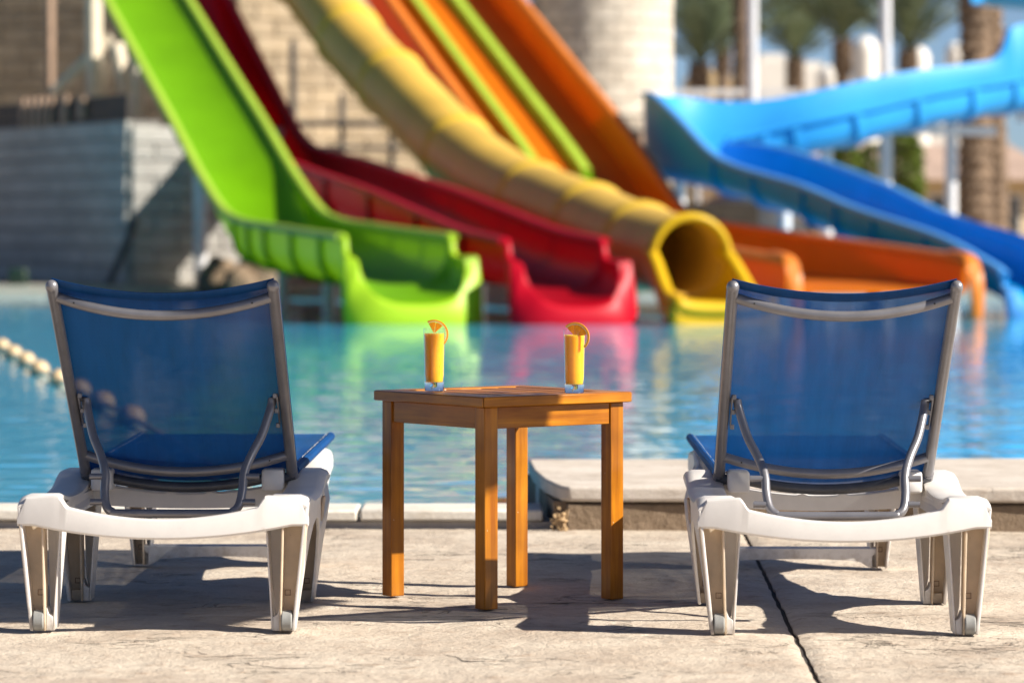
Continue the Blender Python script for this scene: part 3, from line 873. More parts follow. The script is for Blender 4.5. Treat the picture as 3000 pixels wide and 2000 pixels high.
        bl.loft(secs).build('ball_cap', M['tube'], po)
        MB().tube([bp(s * (0.2575), -0.035), bp(s * (0.2575), 0.03)], 0.0147, 18).build('bottom_cap', M['tube'], po)
        # small rivet and pale chip on the post
        MB().lathe([(0.001, 0.0165), (0.0035, 0.0165), (0.0035, 0.0155)], 8, (0, 0, 0)).build('rivet', M['resin'], po, loc=tuple(bp(s * (0.2575), 0.865, 0.0)))
        # notched pivot bracket on the inside of each post
        br = MB()
        br.box(bp(s * 0.2405, 0.38, 0.004), (0.004, 0.014, 0.115), Matrix.Rotation(math.atan2(-e.y, e.z), 3, 'X'))
        for f in (0.30, 0.38, 0.46):
            br.box(bp(s * 0.236, f, 0.009), (0.010, 0.012, 0.012))
        br.build('pivot_bracket', M['tube'], po, bevel=0.0015, seg=1)
    for (f, bow, nm) in ((0.952, 0.053, 'upper_cross_tube'), (0.118, 0.050, 'lower_cross_tube')):
        pts = [bp(-0.249 + 0.498 * i / 24, f, bow * (1 - ((i - 12) / 12) ** 2)) for i in range(25)]
        ct = MB().tube(pts, 0.0122, 14).build(nm, M['tube'], root)
        for s in (-1, 1):
            k = 2 if s < 0 else 22
            h = MB().lathe([(0.0005, 0.0128), (0.0022, 0.0131), (0.0022, 0.011)], 8)
            hv = place('drain_hole', h.mesh('drain_hole', M['hole']), ct, tuple(pts[k]))
            hv.rotation_euler = (R(90), 0, 0)
    # back sling
    b = MB(); nx, ny = 24, 30; P = []
    for j in range(ny + 1):
        for i in range(nx + 1):
            u = i / nx * 2 - 1; v = j / ny
            f = 0.0 + v * (1.012 - 0.022 * (1 - u * u)) - 0.02 * (1 - v) * (1 - u * u)
            d = -0.0175 + 0.030 * (1 - u * u)
            P.append(bp(u * 0.2585, f, d))
    b.add(P, [(j * (nx + 1) + i, j * (nx + 1) + i + 1, (j + 1) * (nx + 1) + i + 1, (j + 1) * (nx + 1) + i) for j in range(ny) for i in range(nx)])
    bs = b.build('back_sling', M['fabric'], root, angle=80)
    b = MB(); secs = []
    for i in range(25):
        u = i / 12 - 1
        f1 = 1.012 - 0.022 * (1 - u * u); d = -0.0175 + 0.030 * (1 - u * u)
        secs.append([bp(u * 0.2585, f1 - 0.034, d + 0.0012), bp(u * 0.2585, f1 + 0.002, d + 0.0014), bp(u * 0.2585, f1 + 0.004, d), bp(u * 0.2585, f1 + 0.002, d - 0.0022), bp(u * 0.2585, f1 - 0.034, d - 0.0016)])
    b.loft(secs).build('hem', M['hem'], bs, angle=60)
    for s in (-1, 1):
        MB().tube([bp(s * 0.2645, 0.02, -0.010), bp(s * 0.2645, 0.985, -0.010)], 0.0065, 8).build('hem', M['hem'], bs)
    # U-shaped prop
    half = [(-0.2265, 0.378, 0.523), (-0.2225, 0.372, 0.50), (-0.204, 0.335, 0.437), (-0.181, 0.303, 0.390), (-0.167, 0.272, 0.350), (-0.1645, 0.242, 0.305), (-0.158, 0.222, 0.275), (-0.143, 0.213, 0.2615), (-0.115, 0.21, 0.258)]
    full = half + [(-x, y, z) for (x, y, z) in reversed(half)]
    pr = MB().tube([tuple(p) for p in spline(full, 6)], 0.0105, 14).build('prop_bar', M['tube'], root)
    for s in (-1, 1):
        for (z, y, xa) in ((0.342, 0.265, 0.167), (0.284, 0.226, 0.161)):
            MB().tube([(s * xa, y, z), (s * (xa + 0.036), y, z)], 0.0075, 12).build('stub', M['tube'], pr)
        MB().tube([(s * 0.2225, 0.378, 0.523), (s * 0.247, 0.378, 0.523)], 0.007, 8).build('pivot_pin', M['tube_dark'], pr)
    return root

lo1 = make_lounger()
lo1.location = (0.766, 8.215, 0.001); lo1.rotation_euler = (0, 0, R(-0.4))
tag(lo1, 'blue mesh sun lounger with sunlit silver tubes and white frame, right of the table', 'sun lounger', 'sun loungers facing the pool')
lo2 = copy_tree(lo1)
lo2.location = (-0.812, 8.29, 0.001); lo2.rotation_euler = (0, 0, R(-0.6))
tag(lo2, 'blue mesh sun lounger with white frame, its back in shade, left of the table', 'sun lounger', 'sun loungers facing the pool')

# ------------------------------------------------------------------ wooden side table
TH = 0.523
tb = empty('side_table', (-0.070, 8.735, 0.001), R(37.2))
tag(tb, 'varnished square wooden side table with slatted top between the two loungers', 'side table')
a = 0.47; fw = 0.062; tz = 0.026
def board(nm, x0, x1, y0, y1, z0, z1, m, miter=None, bevel=0.003, par=tb):
    cx, cy, cz = (x0 + x1) / 2, (y0 + y1) / 2, (z0 + z1) / 2
    o = MB().box((0, 0, 0), (x1 - x0, y1 - y0, z1 - z0)).build(nm, m, par, bevel=bevel, loc=(cx, cy, cz))
    return o
zt0, zt1 = TH - tz, TH
g = 0.0006
def mitre(p4, m):
    cx = sum(p[0] for p in p4) / 4; cy = sum(p[1] for p in p4) / 4
    return MB().prism([(p[0] - cx, p[1] - cy) for p in p4], -tz / 2, tz / 2, 'z').build('frame_board', m, tb, bevel=0.003, loc=(cx, cy, TH - tz / 2))
mitre([(g, 0), (a - g, 0), (a - fw - g, fw), (fw + g, fw)], M['wood_x'])
mitre([(fw + g, a - fw), (a - fw - g, a - fw), (a - g, a), (g, a)], M['wood_x'])
mitre([(0, g), (fw, fw + g), (fw, a - fw - g), (0, a - g)], M['wood_y'])
mitre([(a, g), (a, a - g), (a - fw, a - fw - g), (a - fw, fw + g)], M['wood_y'])
ns = 6; gap = 0.011; sw = (a - 2 * fw - gap * (ns + 1)) / ns
for i in range(ns):
    x0 = fw + gap + i * (sw + gap)
    board('slat', x0, x0 + sw, fw - 0.004, a - fw + 0.004, TH - 0.020 + 0.0004 * (i % 3), TH - 0.002 + 0.0004 * (i % 3), M['wood_y'], bevel=0.0025)
lw = 0.041; ins = 0.016
for (x0, y0) in ((ins, ins), (a - ins - lw, ins), (ins, a - ins - lw), (a - ins - lw, a - ins - lw)):
    board('leg', x0, x0 + lw, y0, y0 + lw, 0, zt0 - 0.0005, M['wood_z'], bevel=0.0025)
ah = 0.054; rec = 0.005
for k in range(2):
    y0 = ins + rec if k == 0 else a - ins - rec - 0.02
    board('apron', ins + lw + 0.0005, a - ins - lw - 0.0005, y0, y0 + 0.02, zt0 - ah, zt0 - 0.001, M['wood_x'], bevel=0.0015)
    board('apron', y0, y0 + 0.02, ins + lw + 0.0005, a - ins - lw - 0.0005, zt0 - ah, zt0 - 0.001, M['wood_y'], bevel=0.0015)

# ------------------------------------------------------------------ two glasses of juice with orange slices
def make_glass():
    g = empty('juice_glass')
    ro0, ro1, hgt = 0.0246, 0.0276, 0.158
    zb = 0.0215
    def ro(z): return ro0 + (ro1 - ro0) * z / hgt
    prof = [(0.001, 0.0015), (ro0 - 0.004, 0.0008), (ro0 - 0.001, 0.0), (ro0, 0.002)]
    for i in range(1, 9): prof.append((ro(hgt * i / 8 - 0.0012), hgt * i / 8 - 0.0012))
    prof += [(ro1 - 0.0008, hgt), (ro1 - 0.0018, hgt - 0.0012)]
    for i in range(7, 0, -1):
        z = zb + (hgt - zb) * i / 8
        prof.append((ro(z) - 0.002, z))
    prof += [(ro(zb) - 0.004, zb + 0.0008), (0.012, zb), (0.001, zb - 0.0005)]
    zs = zb + 0.0012
    MB().lathe([(0.001, 0.0015), (ro0 - 0.004, 0.0008), (ro0 - 0.001, 0.0), (ro0, 0.002), (ro(zs), zs), (ro(zb) - 0.004, zb + 0.0008), (0.012, zb), (0.001, zb - 0.0005)], 40).build('glass_base', M['glass'], g, angle=50)
    wl = [(ro(zs), zs)] + [(ro(zs + (hgt - 0.0012 - zs) * i / 8), zs + (hgt - 0.0012 - zs) * i / 8) for i in range(1, 9)] + [(ro1 - 0.0008, hgt), (ro1 - 0.0018, hgt - 0.0012)]
    MB().lathe(wl, 40, caps=False).build('glass_wall', M['glass_thin'], g, angle=50)
    zj = hgt - 0.0125
    pj = [(0.001, zb - 0.0002), (0.012, zb + 0.0003), (ro(zb) - 0.0037, zb + 0.0011)]
    for i in range(1, 9):
        z = zb + 0.004 + (zj - zb - 0.004) * i / 8
        pj.append((ro(z) - 0.0017, z))
    pj += [(0.012, zj - 0.0012), (0.001, zj - 0.0012)]
    MB().lathe(pj, 40).build('juice', M['juice'], g, angle=50)
    return g, ro, hgt

g1, ro, HG = make_glass()
g1.location = (-0.1975, 9.075, TH + 0.001)
tag(g1, 'glass of orange juice on the left half of the table, nearer the shaded lounger', 'glass of juice', 'glasses of orange juice on the table')
g2 = copy_tree(g1)
g2.location = (0.1565, 8.955, TH + 0.001)
tag(g2, 'glass of orange juice on the right corner of the table, in full sun', 'glass of juice', 'glasses of orange juice on the table')

def orange_slice(loc, rz, a0, a1, cut, lab, tilt=0):
    """half-wheel: flesh wedges dip into the glass, peel hangs outside; local plane x-z, thickness y"""
    r0 = empty('orange_slice', loc, rz)
    r0.rotation_euler = (tilt, 0, rz)
    th = 0.0055
    def arc(ra, rb, b0, b1, n=18, t=th):
        q = MB(); secs = []
        for i in range(n + 1):
            a_ = R(b0 + (b1 - b0) * i / n)
            c, s = math.cos(a_), math.sin(a_)
            secs.append([(ra * c, -t / 2, ra * s), (rb * c, -t / 2, rb * s), ((rb + .0004) * c, 0, (rb + .0004) * s), (rb * c, t / 2, rb * s), (ra * c, t / 2, ra * s)])
        return q.loft(secs)
    arc(0.0335, 0.0368, a0, a1).build('rind', M['rind'], r0, angle=40)
    arc(0.0308, 0.0334, a0, a1, t=th * 0.97).build('pith', M['pith'], r0, angle=40)
    # wedge segments of flesh
    n = max(2, round((a1 - cut) / 38))
    for k in range(n):
        b0 = cut + (a1 - cut) * k / n + 1.2; b1 = cut + (a1 - cut) * (k + 1) / n - 1.2
        pts = [(0.003 * math.cos(R((b0 + b1) / 2)), 0.003 * math.sin(R((b0 + b1) / 2)))]
        for i in range(7):
            aa = R(b0 + (b1 - b0) * i / 6)
            rr = 0.0304 - (0.0012 if i in (0, 6) else 0)
            pts.append((rr * math.cos(aa), rr * math.sin(aa)))
        MB().prism(pts, -th * 0.46, th * 0.46, 'y').build('segment', M['flesh'], r0, bevel=0.0008, angle=40)
        if k < n - 1:
            aa = R(b1 + 1.2); c, s = math.cos(aa), math.sin(aa)
            MB().prism([(0.004 * c - 0.0003 * s, 0.004 * s + 0.0003 * c), (0.004 * c + 0.0003 * s, 0.004 * s - 0.0003 * c), (0.0306 * c + 0.0004 * s, 0.0306 * s - 0.0004 * c), (0.0306 * c - 0.0004 * s, 0.0306 * s + 0.0004 * c)], -th * 0.42, th * 0.42, 'y').build('membrane', M['rind'], r0, smooth=False)
    tag(r0, lab, 'orange slice', 'orange slices on the juice glasses')
    return r0
orange_slice((-0.1975 - 0.001, 9.072, TH + 0.1445), R(0), -52, 117, 42, 'orange slice on the left glass, its peel curling clear of the rim')
orange_slice((0.1565 + 0.0015, 8.935, TH + 0.1415), R(-14), -47, 133, 10, 'orange slice on the right glass, lying wide across the front of the rim')

# ------------------------------------------------------------------ float rope
fl = [(-3.79, 26.5), (-3.51, 25.1), (-3.24, 23.8), (-2.96, 22.35), (-2.66, 21.0), (-2.38, 19.65), (-2.1, 18.3), (-1.8, 16.9)]
rope = MB().tube([tuple(p) for p in spline([(-5.9, 36.0, 0.02), (-4.45, 29.6, 0.02)] + [(x, y, 0.028) for x, y in fl] + [(-1.5, 15.5, 0.02), (-1.1, 13.4, 0.02), (-0.75, 11.5, 0.03)], 4)], 0.012, 8).build('float_rope', M['rope'])
tag(rope, 'pale rope lying on the pool water threaded through the cream floats', 'rope')
ORD = ['first', 'second', 'third', 'fourth', 'fifth', 'sixth']
me = MB().lathe([(0.012, -0.085), (0.034, -0.078), (0.054, -0.055), (0.063, -0.02), (0.063, 0.02), (0.054, 0.055), (0.034, 0.078), (0.012, 0.085)], 20, axis='y').mesh('rope_float', M['float'])
for i, (x, y) in enumerate(fl):
    dx, dy = (fl[min(i + 1, len(fl) - 1)][0] - fl[max(i - 1, 0)][0], fl[min(i + 1, len(fl) - 1)][1] - fl[max(i - 1, 0)][1])
    o = place('rope_float', me, None, (x, y, 0.028), (0, 0, math.atan2(dy, dx) - math.pi / 2 + random.uniform(-.2, .2)))
    tag(o, ('cream ball float on the pool rope, %s from the left edge of the picture' % ORD[i]) if i < 5 else ('cream ball float seen through the left lounger\'s mesh, %s of three from the left' % ORD[i - 5]), 'float', 'cream floats on the pool rope')

# ------------------------------------------------------------------ water slides
UP = Vector((0, 0, 1))
def prof_U(w_, d, hl, hr, t=0.035, fl_=0.06, n=14, p=0.62):
    """closed trough section: inner U (floor at b=0), outward flanges, outer shell"""
    def arc(ww, dd, off):
        out = []
        for i in range(n + 1):
            th = math.pi + math.pi * i / n
            c, s = math.cos(th), math.sin(th)
            out.append((ww * math.copysign(abs(c) ** p, c), dd - dd * abs(s) ** p - off))
        return out
    inner = arc(w_, d, 0)
    outer = arc(w_ + t, d, t)
    fh = 0.045
    pts = [(-w_ - fl_, hl - 0.012), (-w_ - fl_ + 0.015, hl), (-w_ - 0.008, hl), (-w_, hl - 0.014)] + inner + [(w_, hr - 0.014), (w_ + 0.008, hr), (w_ + fl_ - 0.015, hr), (w_ + fl_, hr - 0.012), (w_ + fl_, hr - fh), (w_ + t, hr - fh)] + outer[::-1] + [(-w_ - t, hl - fh), (-w_ - fl_, hl - fh)]
    return pts

def sweep(path, prof):
    pts = [Vector(p[:3]) for p in path]
    fr = frames(pts, UP)
    secs = []
    for i, p in enumerate(pts):
        T, Rt, U = fr[i]
        secs.append([p + Rt * a_ + U * b_ for (a_, b_) in prof(i)])
    return secs, pts, fr

def trough_rib(pts, fr, i, w_, d, hl, hr, t=0.035, out=0.04, half=0.035):
    """a stiffening band round the outside of the shell"""
    T, Rt, U = fr[i]
    n = 14
    def arc(e):
        r = []
        for k in range(n + 1):
            th = math.pi + math.pi * k / n
            c, s = math.cos(th), math.sin(th)
            r.append(((w_ + e) * math.copysign(abs(c) ** 0.62, c), d - d * abs(s) ** 0.62 - e))
        return [(-w_ - e, hl - 0.05)] + r + [(w_ + e, hr - 0.05)]
    a1, a2 = arc(t - 0.005), arc(t + out)
    secs = []
    for (q1, q2) in zip(a1, a2):
        secs.append([pts[i] + T * (-half) + Rt * q1[0] + U * q1[1], pts[i] + T * (-half) + Rt * q2[0] + U * q2[1],
                     pts[i] + T * half + Rt * q2[0] + U * q2[1], pts[i] + T * half + Rt * q1[0] + U * q1[1]])
    return MB().loft(secs)

def mouth(p0, T, Rt, w_, d, hl, length, m, parent, out=0.12, zbase=-0.16, fwd=0.22, drop=0.0, step=0.62, lipm=None):
    """splash-down mouth: the rim steps down over a rounded shoulder, then a broad front plate leans into the water"""
    n = 20
    Th = Vector((T.x, T.y, 0)).normalized()
    Fw = -Th
    def iu(ww, h):
        r = []
        for k in range(n + 1):
            th = math.pi + math.pi * k / n
            c, s_ = math.cos(th), math.sin(th)
            r.append((ww * math.copysign(abs(c) ** 0.72, c), h - h * abs(s_) ** 0.72))
        return r
    z0 = p0.z
    hs = [(0.0, 1.0), (0.08, 0.985), (0.15, 0.93), (0.20, 0.80), (0.26, step + 0.05), (0.34, step + 0.01), (0.5, step), (0.8, step), (1.0, step - 0.03)]
    inner_rows, outer_rows = [], []
    for (t, hf) in hs:
        h = d * hf
        iu_ = iu(w_ * (1 + 0.02 * t), h)
        ri, ro_ = [], []
        for k, (a_, b_) in enumerate(iu_):
            fr_ = 1 - b_ / max(h, 1e-6)                 # 0 rim .. 1 floor
            adv = length * t + fwd * t * fr_
            pi = p0 + Fw * adv + Rt * a_
            pi.z = z0 + b_ - drop * t * (0.2 + 0.8 * fr_)
            ri.append(pi)
            sx = max(-1.0, min(1.0, a_ / (w_ * 0.92)))
            ww = 0.05 + (out - 0.05) * t ** 1.5
            bulge = 1.0 + 0.25 * math.sin(math.pi * min(1, fr_ * 1.0)) * t
            po = p0 + Fw * adv + Rt * (a_ + sx * ww * bulge)
            low = z0 + b_ - drop * t
            q_ = min(1, fr_ * 1.7)
            po.z = low * (1 - t) + t * ((z0 + h) * (1 - q_) + zbase * q_) - 0.035 * fr_ * (1 - t)
            ro_.append(po)
        inner_rows.append(ri); outer_rows.append(ro_)
    lip = [a_.lerp(b_, 0.12) + Fw * 0.03 for a_, b_ in zip(inner_rows[-1], outer_rows[-1])]
    lip2 = [a_.lerp(b_, 0.88) + Fw * 0.035 for a_, b_ in zip(inner_rows[-1], outer_rows[-1])]
    secs = inner_rows + [lip, lip2] + outer_rows[::-1]
    b = MB().loft(secs, closed=False, caps=False)
    for side in (0, n):
        I = [r[side] for r in inner_rows] + [lip[side]]; O = [r[side] for r in outer_rows] + [lip2[side]]
        q = MB().loft([[i_, i_.lerp(o_, .25) + UP * 0.018, i_.lerp(o_, .75) + UP * 0.018, o_] for i_, o_ in zip(I, O)], closed=False, caps=False)
        b.add(q.v, q.f)
    if lipm is None: return b.build('splash_mouth', m, parent, angle=50)
    q = b.build('splash_mouth', m, parent, angle=50)
    q.data.materials.append(lipm)
    nf_in = (len(hs) - 1) * n
    for k, f in enumerate(q.data.polygons):
        if k >= nf_in: f.material_index = 1  # front plate gets the lit tone, interior keeps the shaded one
    return q

def rims(parent, pts, fr, fn, m, r=0.055):
    """rounded gelcoat edge along both sides of a chute; fn(i) gives half width, left height, right height"""
    for s in (-1, 1):
        secs = []
        for i, p in enumerate(pts):
            T, Rt, U = fr[i]
            w_, hl, hr = fn(i)
            c = p + Rt * (s * (w_ + 0.045)) + U * ((hl if s < 0 else hr) - 0.012)
            secs.append([c + Rt * (r * 1.15 * math.cos(2 * math.pi * j / 10)) + U * (r * 0.75 * math.sin(2 * math.pi * j / 10)) for j in range(10)])
        MB().loft(secs).build('rim', m, parent, angle=70)

def posts(parent, pts, idx, m, r=0.06, off=-0.12, n=10):
    for i in idx:
        p = pts[i]
        MB().tube([(p.x, p.y, -0.6), (p.x, p.y, p.z + off)], r, n).build('support_post', m, parent)

# --- green slide
root = empty('green_slide', (-1.07, 34.0, 0))
tag(root, 'lime green open chute slide ending nearest the left, left of the red slide', 'water slide')
def gl(y): return -1.07 - 0.30 * (y - 34.0)
D_ = 0.47
ctrl = [(34.1, .825), (35.5, .87), (37.0, .925), (38.3, .98), (39.3, 1.12), (40.4, 1.50), (42.0, 2.17), (44.0, 2.97), (46.1, 3.82), (48.5, 4.78), (50.0, 5.4)]
cp = spline(ctrl, 5)
def gd(y): return D_ + (0.15 - D_) * min(1, max(0, (y - 38.9) / 2.0))
path = [Vector((gl(p[0]), p[0], p[1] - gd(p[0]))) - Vector((-1.07, 34.0, 0)) for p in cp]
secs, pts, fr = sweep(path, lambda i: prof_U(0.50, gd(cp[i][0]), gd(cp[i][0]), gd(cp[i][0]), fl_=0.085, p=0.62 + 0.38 * min(1, max(0, (cp[i][0] - 38.9) / 2.0))))
MB().loft(secs).build('chute', M['green'], root, angle=50)
rims(root, pts, fr, lambda i: (0.50, gd(cp[i][0]), gd(cp[i][0])), M['green_rim'])
for i in (3, 7, 11, 14, 17): trough_rib(pts, fr, i, 0.50, D_, D_, D_).build('rib', M['green'], root, angle=40)
T, Rt, U = fr[0]
mouth(pts[0], T, Rt, 0.50, D_, D_, 0.50, M['green'], root, out=0.15, drop=0.17, fwd=0.30, lipm=M['green_lip'])
posts(root, pts, (9, 17), M['steel'], 0.07)

# --- red slide
root = empty('red_slide', (0.43, 34.0, 0))
tag(root, 'red open chute slide between the green slide and the yellow tube', 'water slide')
def rl(y): return 0.43 - 0.30 * (y - 34.0)
ctrl = [(34.1, .785), (35.5, .88), (37.2, 1.08), (39.1, 1.31), (41.0, 1.50), (43.0, 1.71), (44.6, 1.84), (45.6, 1.95), (46.6, 2.25), (48.2, 3.02), (50.5, 4.15), (52.5, 5.1)]
path = [Vector((rl(p[0]), p[0], p[1] - D_)) - Vector((0.43, 34.0, 0)) for p in spline(ctrl, 5)]
secs, pts, fr = sweep(path, lambda i: prof_U(0.45, D_, D_, D_, fl_=0.085))
MB().loft(secs).build('chute', M['red'], root, angle=50)
rims(root, pts, fr, lambda i: (0.45, D_, D_), M['red_rim'])
for i in (5, 10, 15, 20, 25): trough_rib(pts, fr, i, 0.45, D_, D_, D_).build('rib', M['red'], root, angle=40)
T, Rt, U = fr[0]
mouth(pts[0], T, Rt, 0.45, D_, D_, 0.50, M['red'], root, out=0.15, drop=0.15, fwd=0.30, lipm=M['red_rim'])
posts(root, pts, (12, 24), M['steel_dark'], 0.07)

# --- yellow tube slide
root = empty('yellow_tube_slide', (1.70, 34.4, 0))
tag(root, 'yellow enclosed tube slide with round mouth and bulging joints', 'water slide')
def yl(y): return 1.70 - 0.315 * (y - 34.4)
ctrl = [(34.4, .62), (35.1, .665), (35.9, .74), (37, .90), (38.1, 1.06), (39.8, 1.30), (41.8, 1.78), (44.2, 2.56), (45.8, 3.08), (47.07, 3.58), (49.0, 4.35), (51.0, 5.1)]
path = [Vector((yl(p[0]), p[0], p[1])) - Vector((1.70, 34.4, 0)) for p in spline(ctrl, 5)]
RY = 0.425
def ringp(r, n=32): return [(r * math.cos(2 * math.pi * j / n), r * math.sin(2 * math.pi * j / n)) for j in range(n)]
pts = path; fr = frames(pts, UP)
def ring(i, r, s=0.0):
    r -= 0.04 * max(0, 1 - i / 9)
    T, Rt, U = fr[i]
    return [pts[i] + T * s + Rt * a_ + U * b_ for a_, b_ in ringp(r)]
so = [ring(i, RY) for i in range(len(pts))]
si = [ring(i, RY - 0.03) for i in range(len(pts))]
MB().loft(so + si[::-1] + [so[0]], caps=False).build('tube_shell', M['yellow_pale'], root, angle=60)
for i in (9, 16, 23, 30, 36, 43, 50):
    if i >= len(pts): continue
    sec = [ring(i, RY - .01, -0.17), ring(i, RY + 0.016, -0.11), ring(i, RY + 0.036, -0.04), ring(i, RY + 0.036, 0.04), ring(i, RY + 0.016, 0.11), ring(i, RY - .01, 0.17)]
    MB().loft(sec, caps=False).build('joint_flange', M['yellow_ring'], root, angle=60)
# mouth collar: thick rounded ring, upper three quarters, then the open splash trough
T, Rt, U = fr[0]
cs = []
for k in range(33):
    th = R(-6 + 192 * k / 32)
    c = pts[0] + Rt * ((RY - 0.035) * math.cos(th)) + U * ((RY - 0.035) * math.sin(th))
    rad = (Rt * math.cos(th) + U * math.sin(th))
    cs.append([c + rad * (0.045 * math.cos(2 * math.pi * j / 12)) - T * (0.03 + 0.075 * math.sin(2 * math.pi * j / 12)) for j in range(12)])
MB().loft(cs).build('mouth_collar', M['yellow'], root, angle=60)
p0 = pts[0] - UP * (RY - 0.05) + T * 0.10
Fw = -Vector((T.x, T.y, 0)).normalized()
ri, ro_, n = [], [], 24
for k in range(15):
    t = k / 14
    e_ = min(1, t * 1.3); e_ = e_ * e_ * (3 - 2 * e_)
    h = RY * (1.02 - 0.88 * e_); ww = (RY - 0.05) + 0.09 * t; pw = 1.0 - 0.18 * t
    a_in, a_out = [], []
    for j in range(n + 1):
        th = math.pi + math.pi * j / n
        c, s_ = math.cos(th), math.sin(th)
        x_ = ww * math.copysign(abs(c) ** pw, c); b_ = h - h * abs(s_) ** pw
        q = p0 + Fw * (1.10 * t) + Rt * x_; q.z = p0.z - 0.02 + b_ - 0.10 * t
        a_in.append(q)
        q2 = q + Rt * (0.05 + 0.04 * t) * max(-1, min(1, x_ / (ww * .9))) ; q2.z = q.z - 0.05 - 0.35 * t * (1 - b_ / h)
        a_out.append(q2)
    ri.append(a_in); ro_.append(a_out)
b = MB().loft(ri + [[p.lerp(q, .5) + Fw * 0.05 for p, q in zip(ri[-1], ro_[-1])]] + ro_[::-1], closed=False, caps=False)
b.build('splash_mouth', M['yellow'], root, angle=60)
# thick rounded lip following the mouth's cut edge
edge = [r[0] for r in ri] + ri[-1][1:-1] + [r[-1] for r in reversed(ri)]
edge = [p + UP * 0.01 for p in edge]
MB().tube(edge, 0.07, 12).build('mouth_lip', M['yellow'], root, angle=70)
posts(root, [p - UP * (RY) for p in pts], (14, 28), M['steel_dark'], 0.07)

# --- orange three-lane slide
root = empty('orange_lane_slide', (2.74, 35.0, 0))
tag(root, 'wide orange racing slide with lime lane dividers behind the yellow tube', 'water slide')
def ol(y): return 2.74 - 0.311 * (y - 35.0)
W3 = 1.84
nrm = Vector((0.950, 0.313, 0))
# rim heights along the near line's y
ctrl = [(35.0, .60, .30), (36.5, .68, .34), (38.5, .78, .42), (40.5, .89, .44), (41.9, .97, .45), (42.7, 1.06, .46), (43.4, 1.32, .46), (44.95, 2.14, .45), (47.0, 3.06, .44), (49.2, 4.05, .44), (52.0, 5.3, .44)]
cp = spline(ctrl, 5)
ctr = [Vector((ol(p[0]), p[0], p[1] - p[2])) + nrm * (W3 / 2) - Vector((2.74, 35.0, 0)) for p in cp]
fr = frames(ctr, UP)
def sec_or(i, h):
    T, Rt, U = fr[i]
    hw, t, f = W3 / 2, 0.05, 0.09
    P = [(-hw - f, h - .02), (-hw - f + .02, h), (-hw - .01, h), (-hw, h - .02), (-hw, 0.07), (-hw + 0.02, 0.02), (-hw + 0.07, 0.0), (hw - 0.07, 0.0), (hw - 0.02, 0.02), (hw, 0.07), (hw, h - .02), (hw + .01, h), (hw + f - .02, h), (hw + f, h - .02), (hw + f, h - .06), (hw + t, h - .06), (hw + t, 0.0), (hw, -t), (-hw, -t), (-hw - t, 0.0), (-hw - t, h - .06), (-hw - f, h - .06)]
    return [ctr[i] + Rt * a_ + U * b_ for a_, b_ in P]
MB().loft([sec_or(i, cp[i][2]) for i in range(len(ctr))]).build('chute', M['orange'], root, angle=40)
rims(root, ctr, fr, lambda i: (W3 / 2 - 0.01, cp[i][2], cp[i][2]), M['orange_rim'], 0.06)
# rounded thick end posts of both side walls
for s in (-1, 1):
    T, Rt, U = fr[0]
    prof = []
    q = MB(); secs = []
    pts_ = [(-0.05, -0.34), (-0.20, -0.30), (-0.24, -0.10), (-0.22, 0.10), (-0.14, 0.25), (0.0, 0.31), (0.35, 0.325)]
    for (ss, hh) in [tuple(p) for p in spline(pts_, 4)]:
        c = ctr[0] + Rt * (s * (W3 / 2 + 0.045)) + T * ss + UP * hh
        secs.append([c + Rt * (0.075 * math.cos(2 * math.pi * j / 10)) + (T * 0.5 + UP * 0.86).normalized() * (0.05 * math.sin(2 * math.pi * j / 10)) for j in range(10)])
    q.loft(secs).build('wall_end', M['orange_rim'], root, angle=60)
# lime dividers on the steep part
i0 = min(range(len(cp)), key=lambda i: abs(cp[i][0] - 44.75))
for k in (1, 2):
    a0 = -W3 / 2 + W3 * k / 3
    secs = []
    for i in range(i0, len(cp)):
        T, Rt, U = fr[i]
        secs.append([ctr[i] + Rt * (a0 + dx) + U * dz for dx, dz in ((-.085, 0.001), (-.085, .10), (-.06, .135), (.06, .135), (.085, .10), (.085, 0.001))])
    MB().loft(secs).build('lane_divider', M['green_rim'], root, angle=40)
    secs = []
    for i in range(i0 - 6, i0 + 1):
        T, Rt, U = fr[i]
        hh = 0.03 + 0.05 * (i - i0 + 6) / 6
        secs.append([ctr[i] + Rt * (a0 + dx) + U * dz for dx, dz in ((-.085, 0.001), (-.085, hh * .8), (-.06, hh), (.06, hh), (.085, hh * .8), (.085, 0.001))])
    MB().loft(secs).build('lane_divider', M['green'], root, angle=40)
posts(root, [c for c in ctr], (6, 16, 24, 33), M['steel_dark'], 0.08, -0.1)
posts(root, [c + nrm * 0.8 for c in ctr], (6, 16, 24, 33), M['steel_dark'], 0.08, -0.1)

# --- blue flume
root = empty('blue_flume', (4.9, 36.1, 0))
tag(root, 'blue curving flume that doubles back at a tall banked turn on the right', 'water slide')
O_ = Vector((4.9, 36.1, 0))
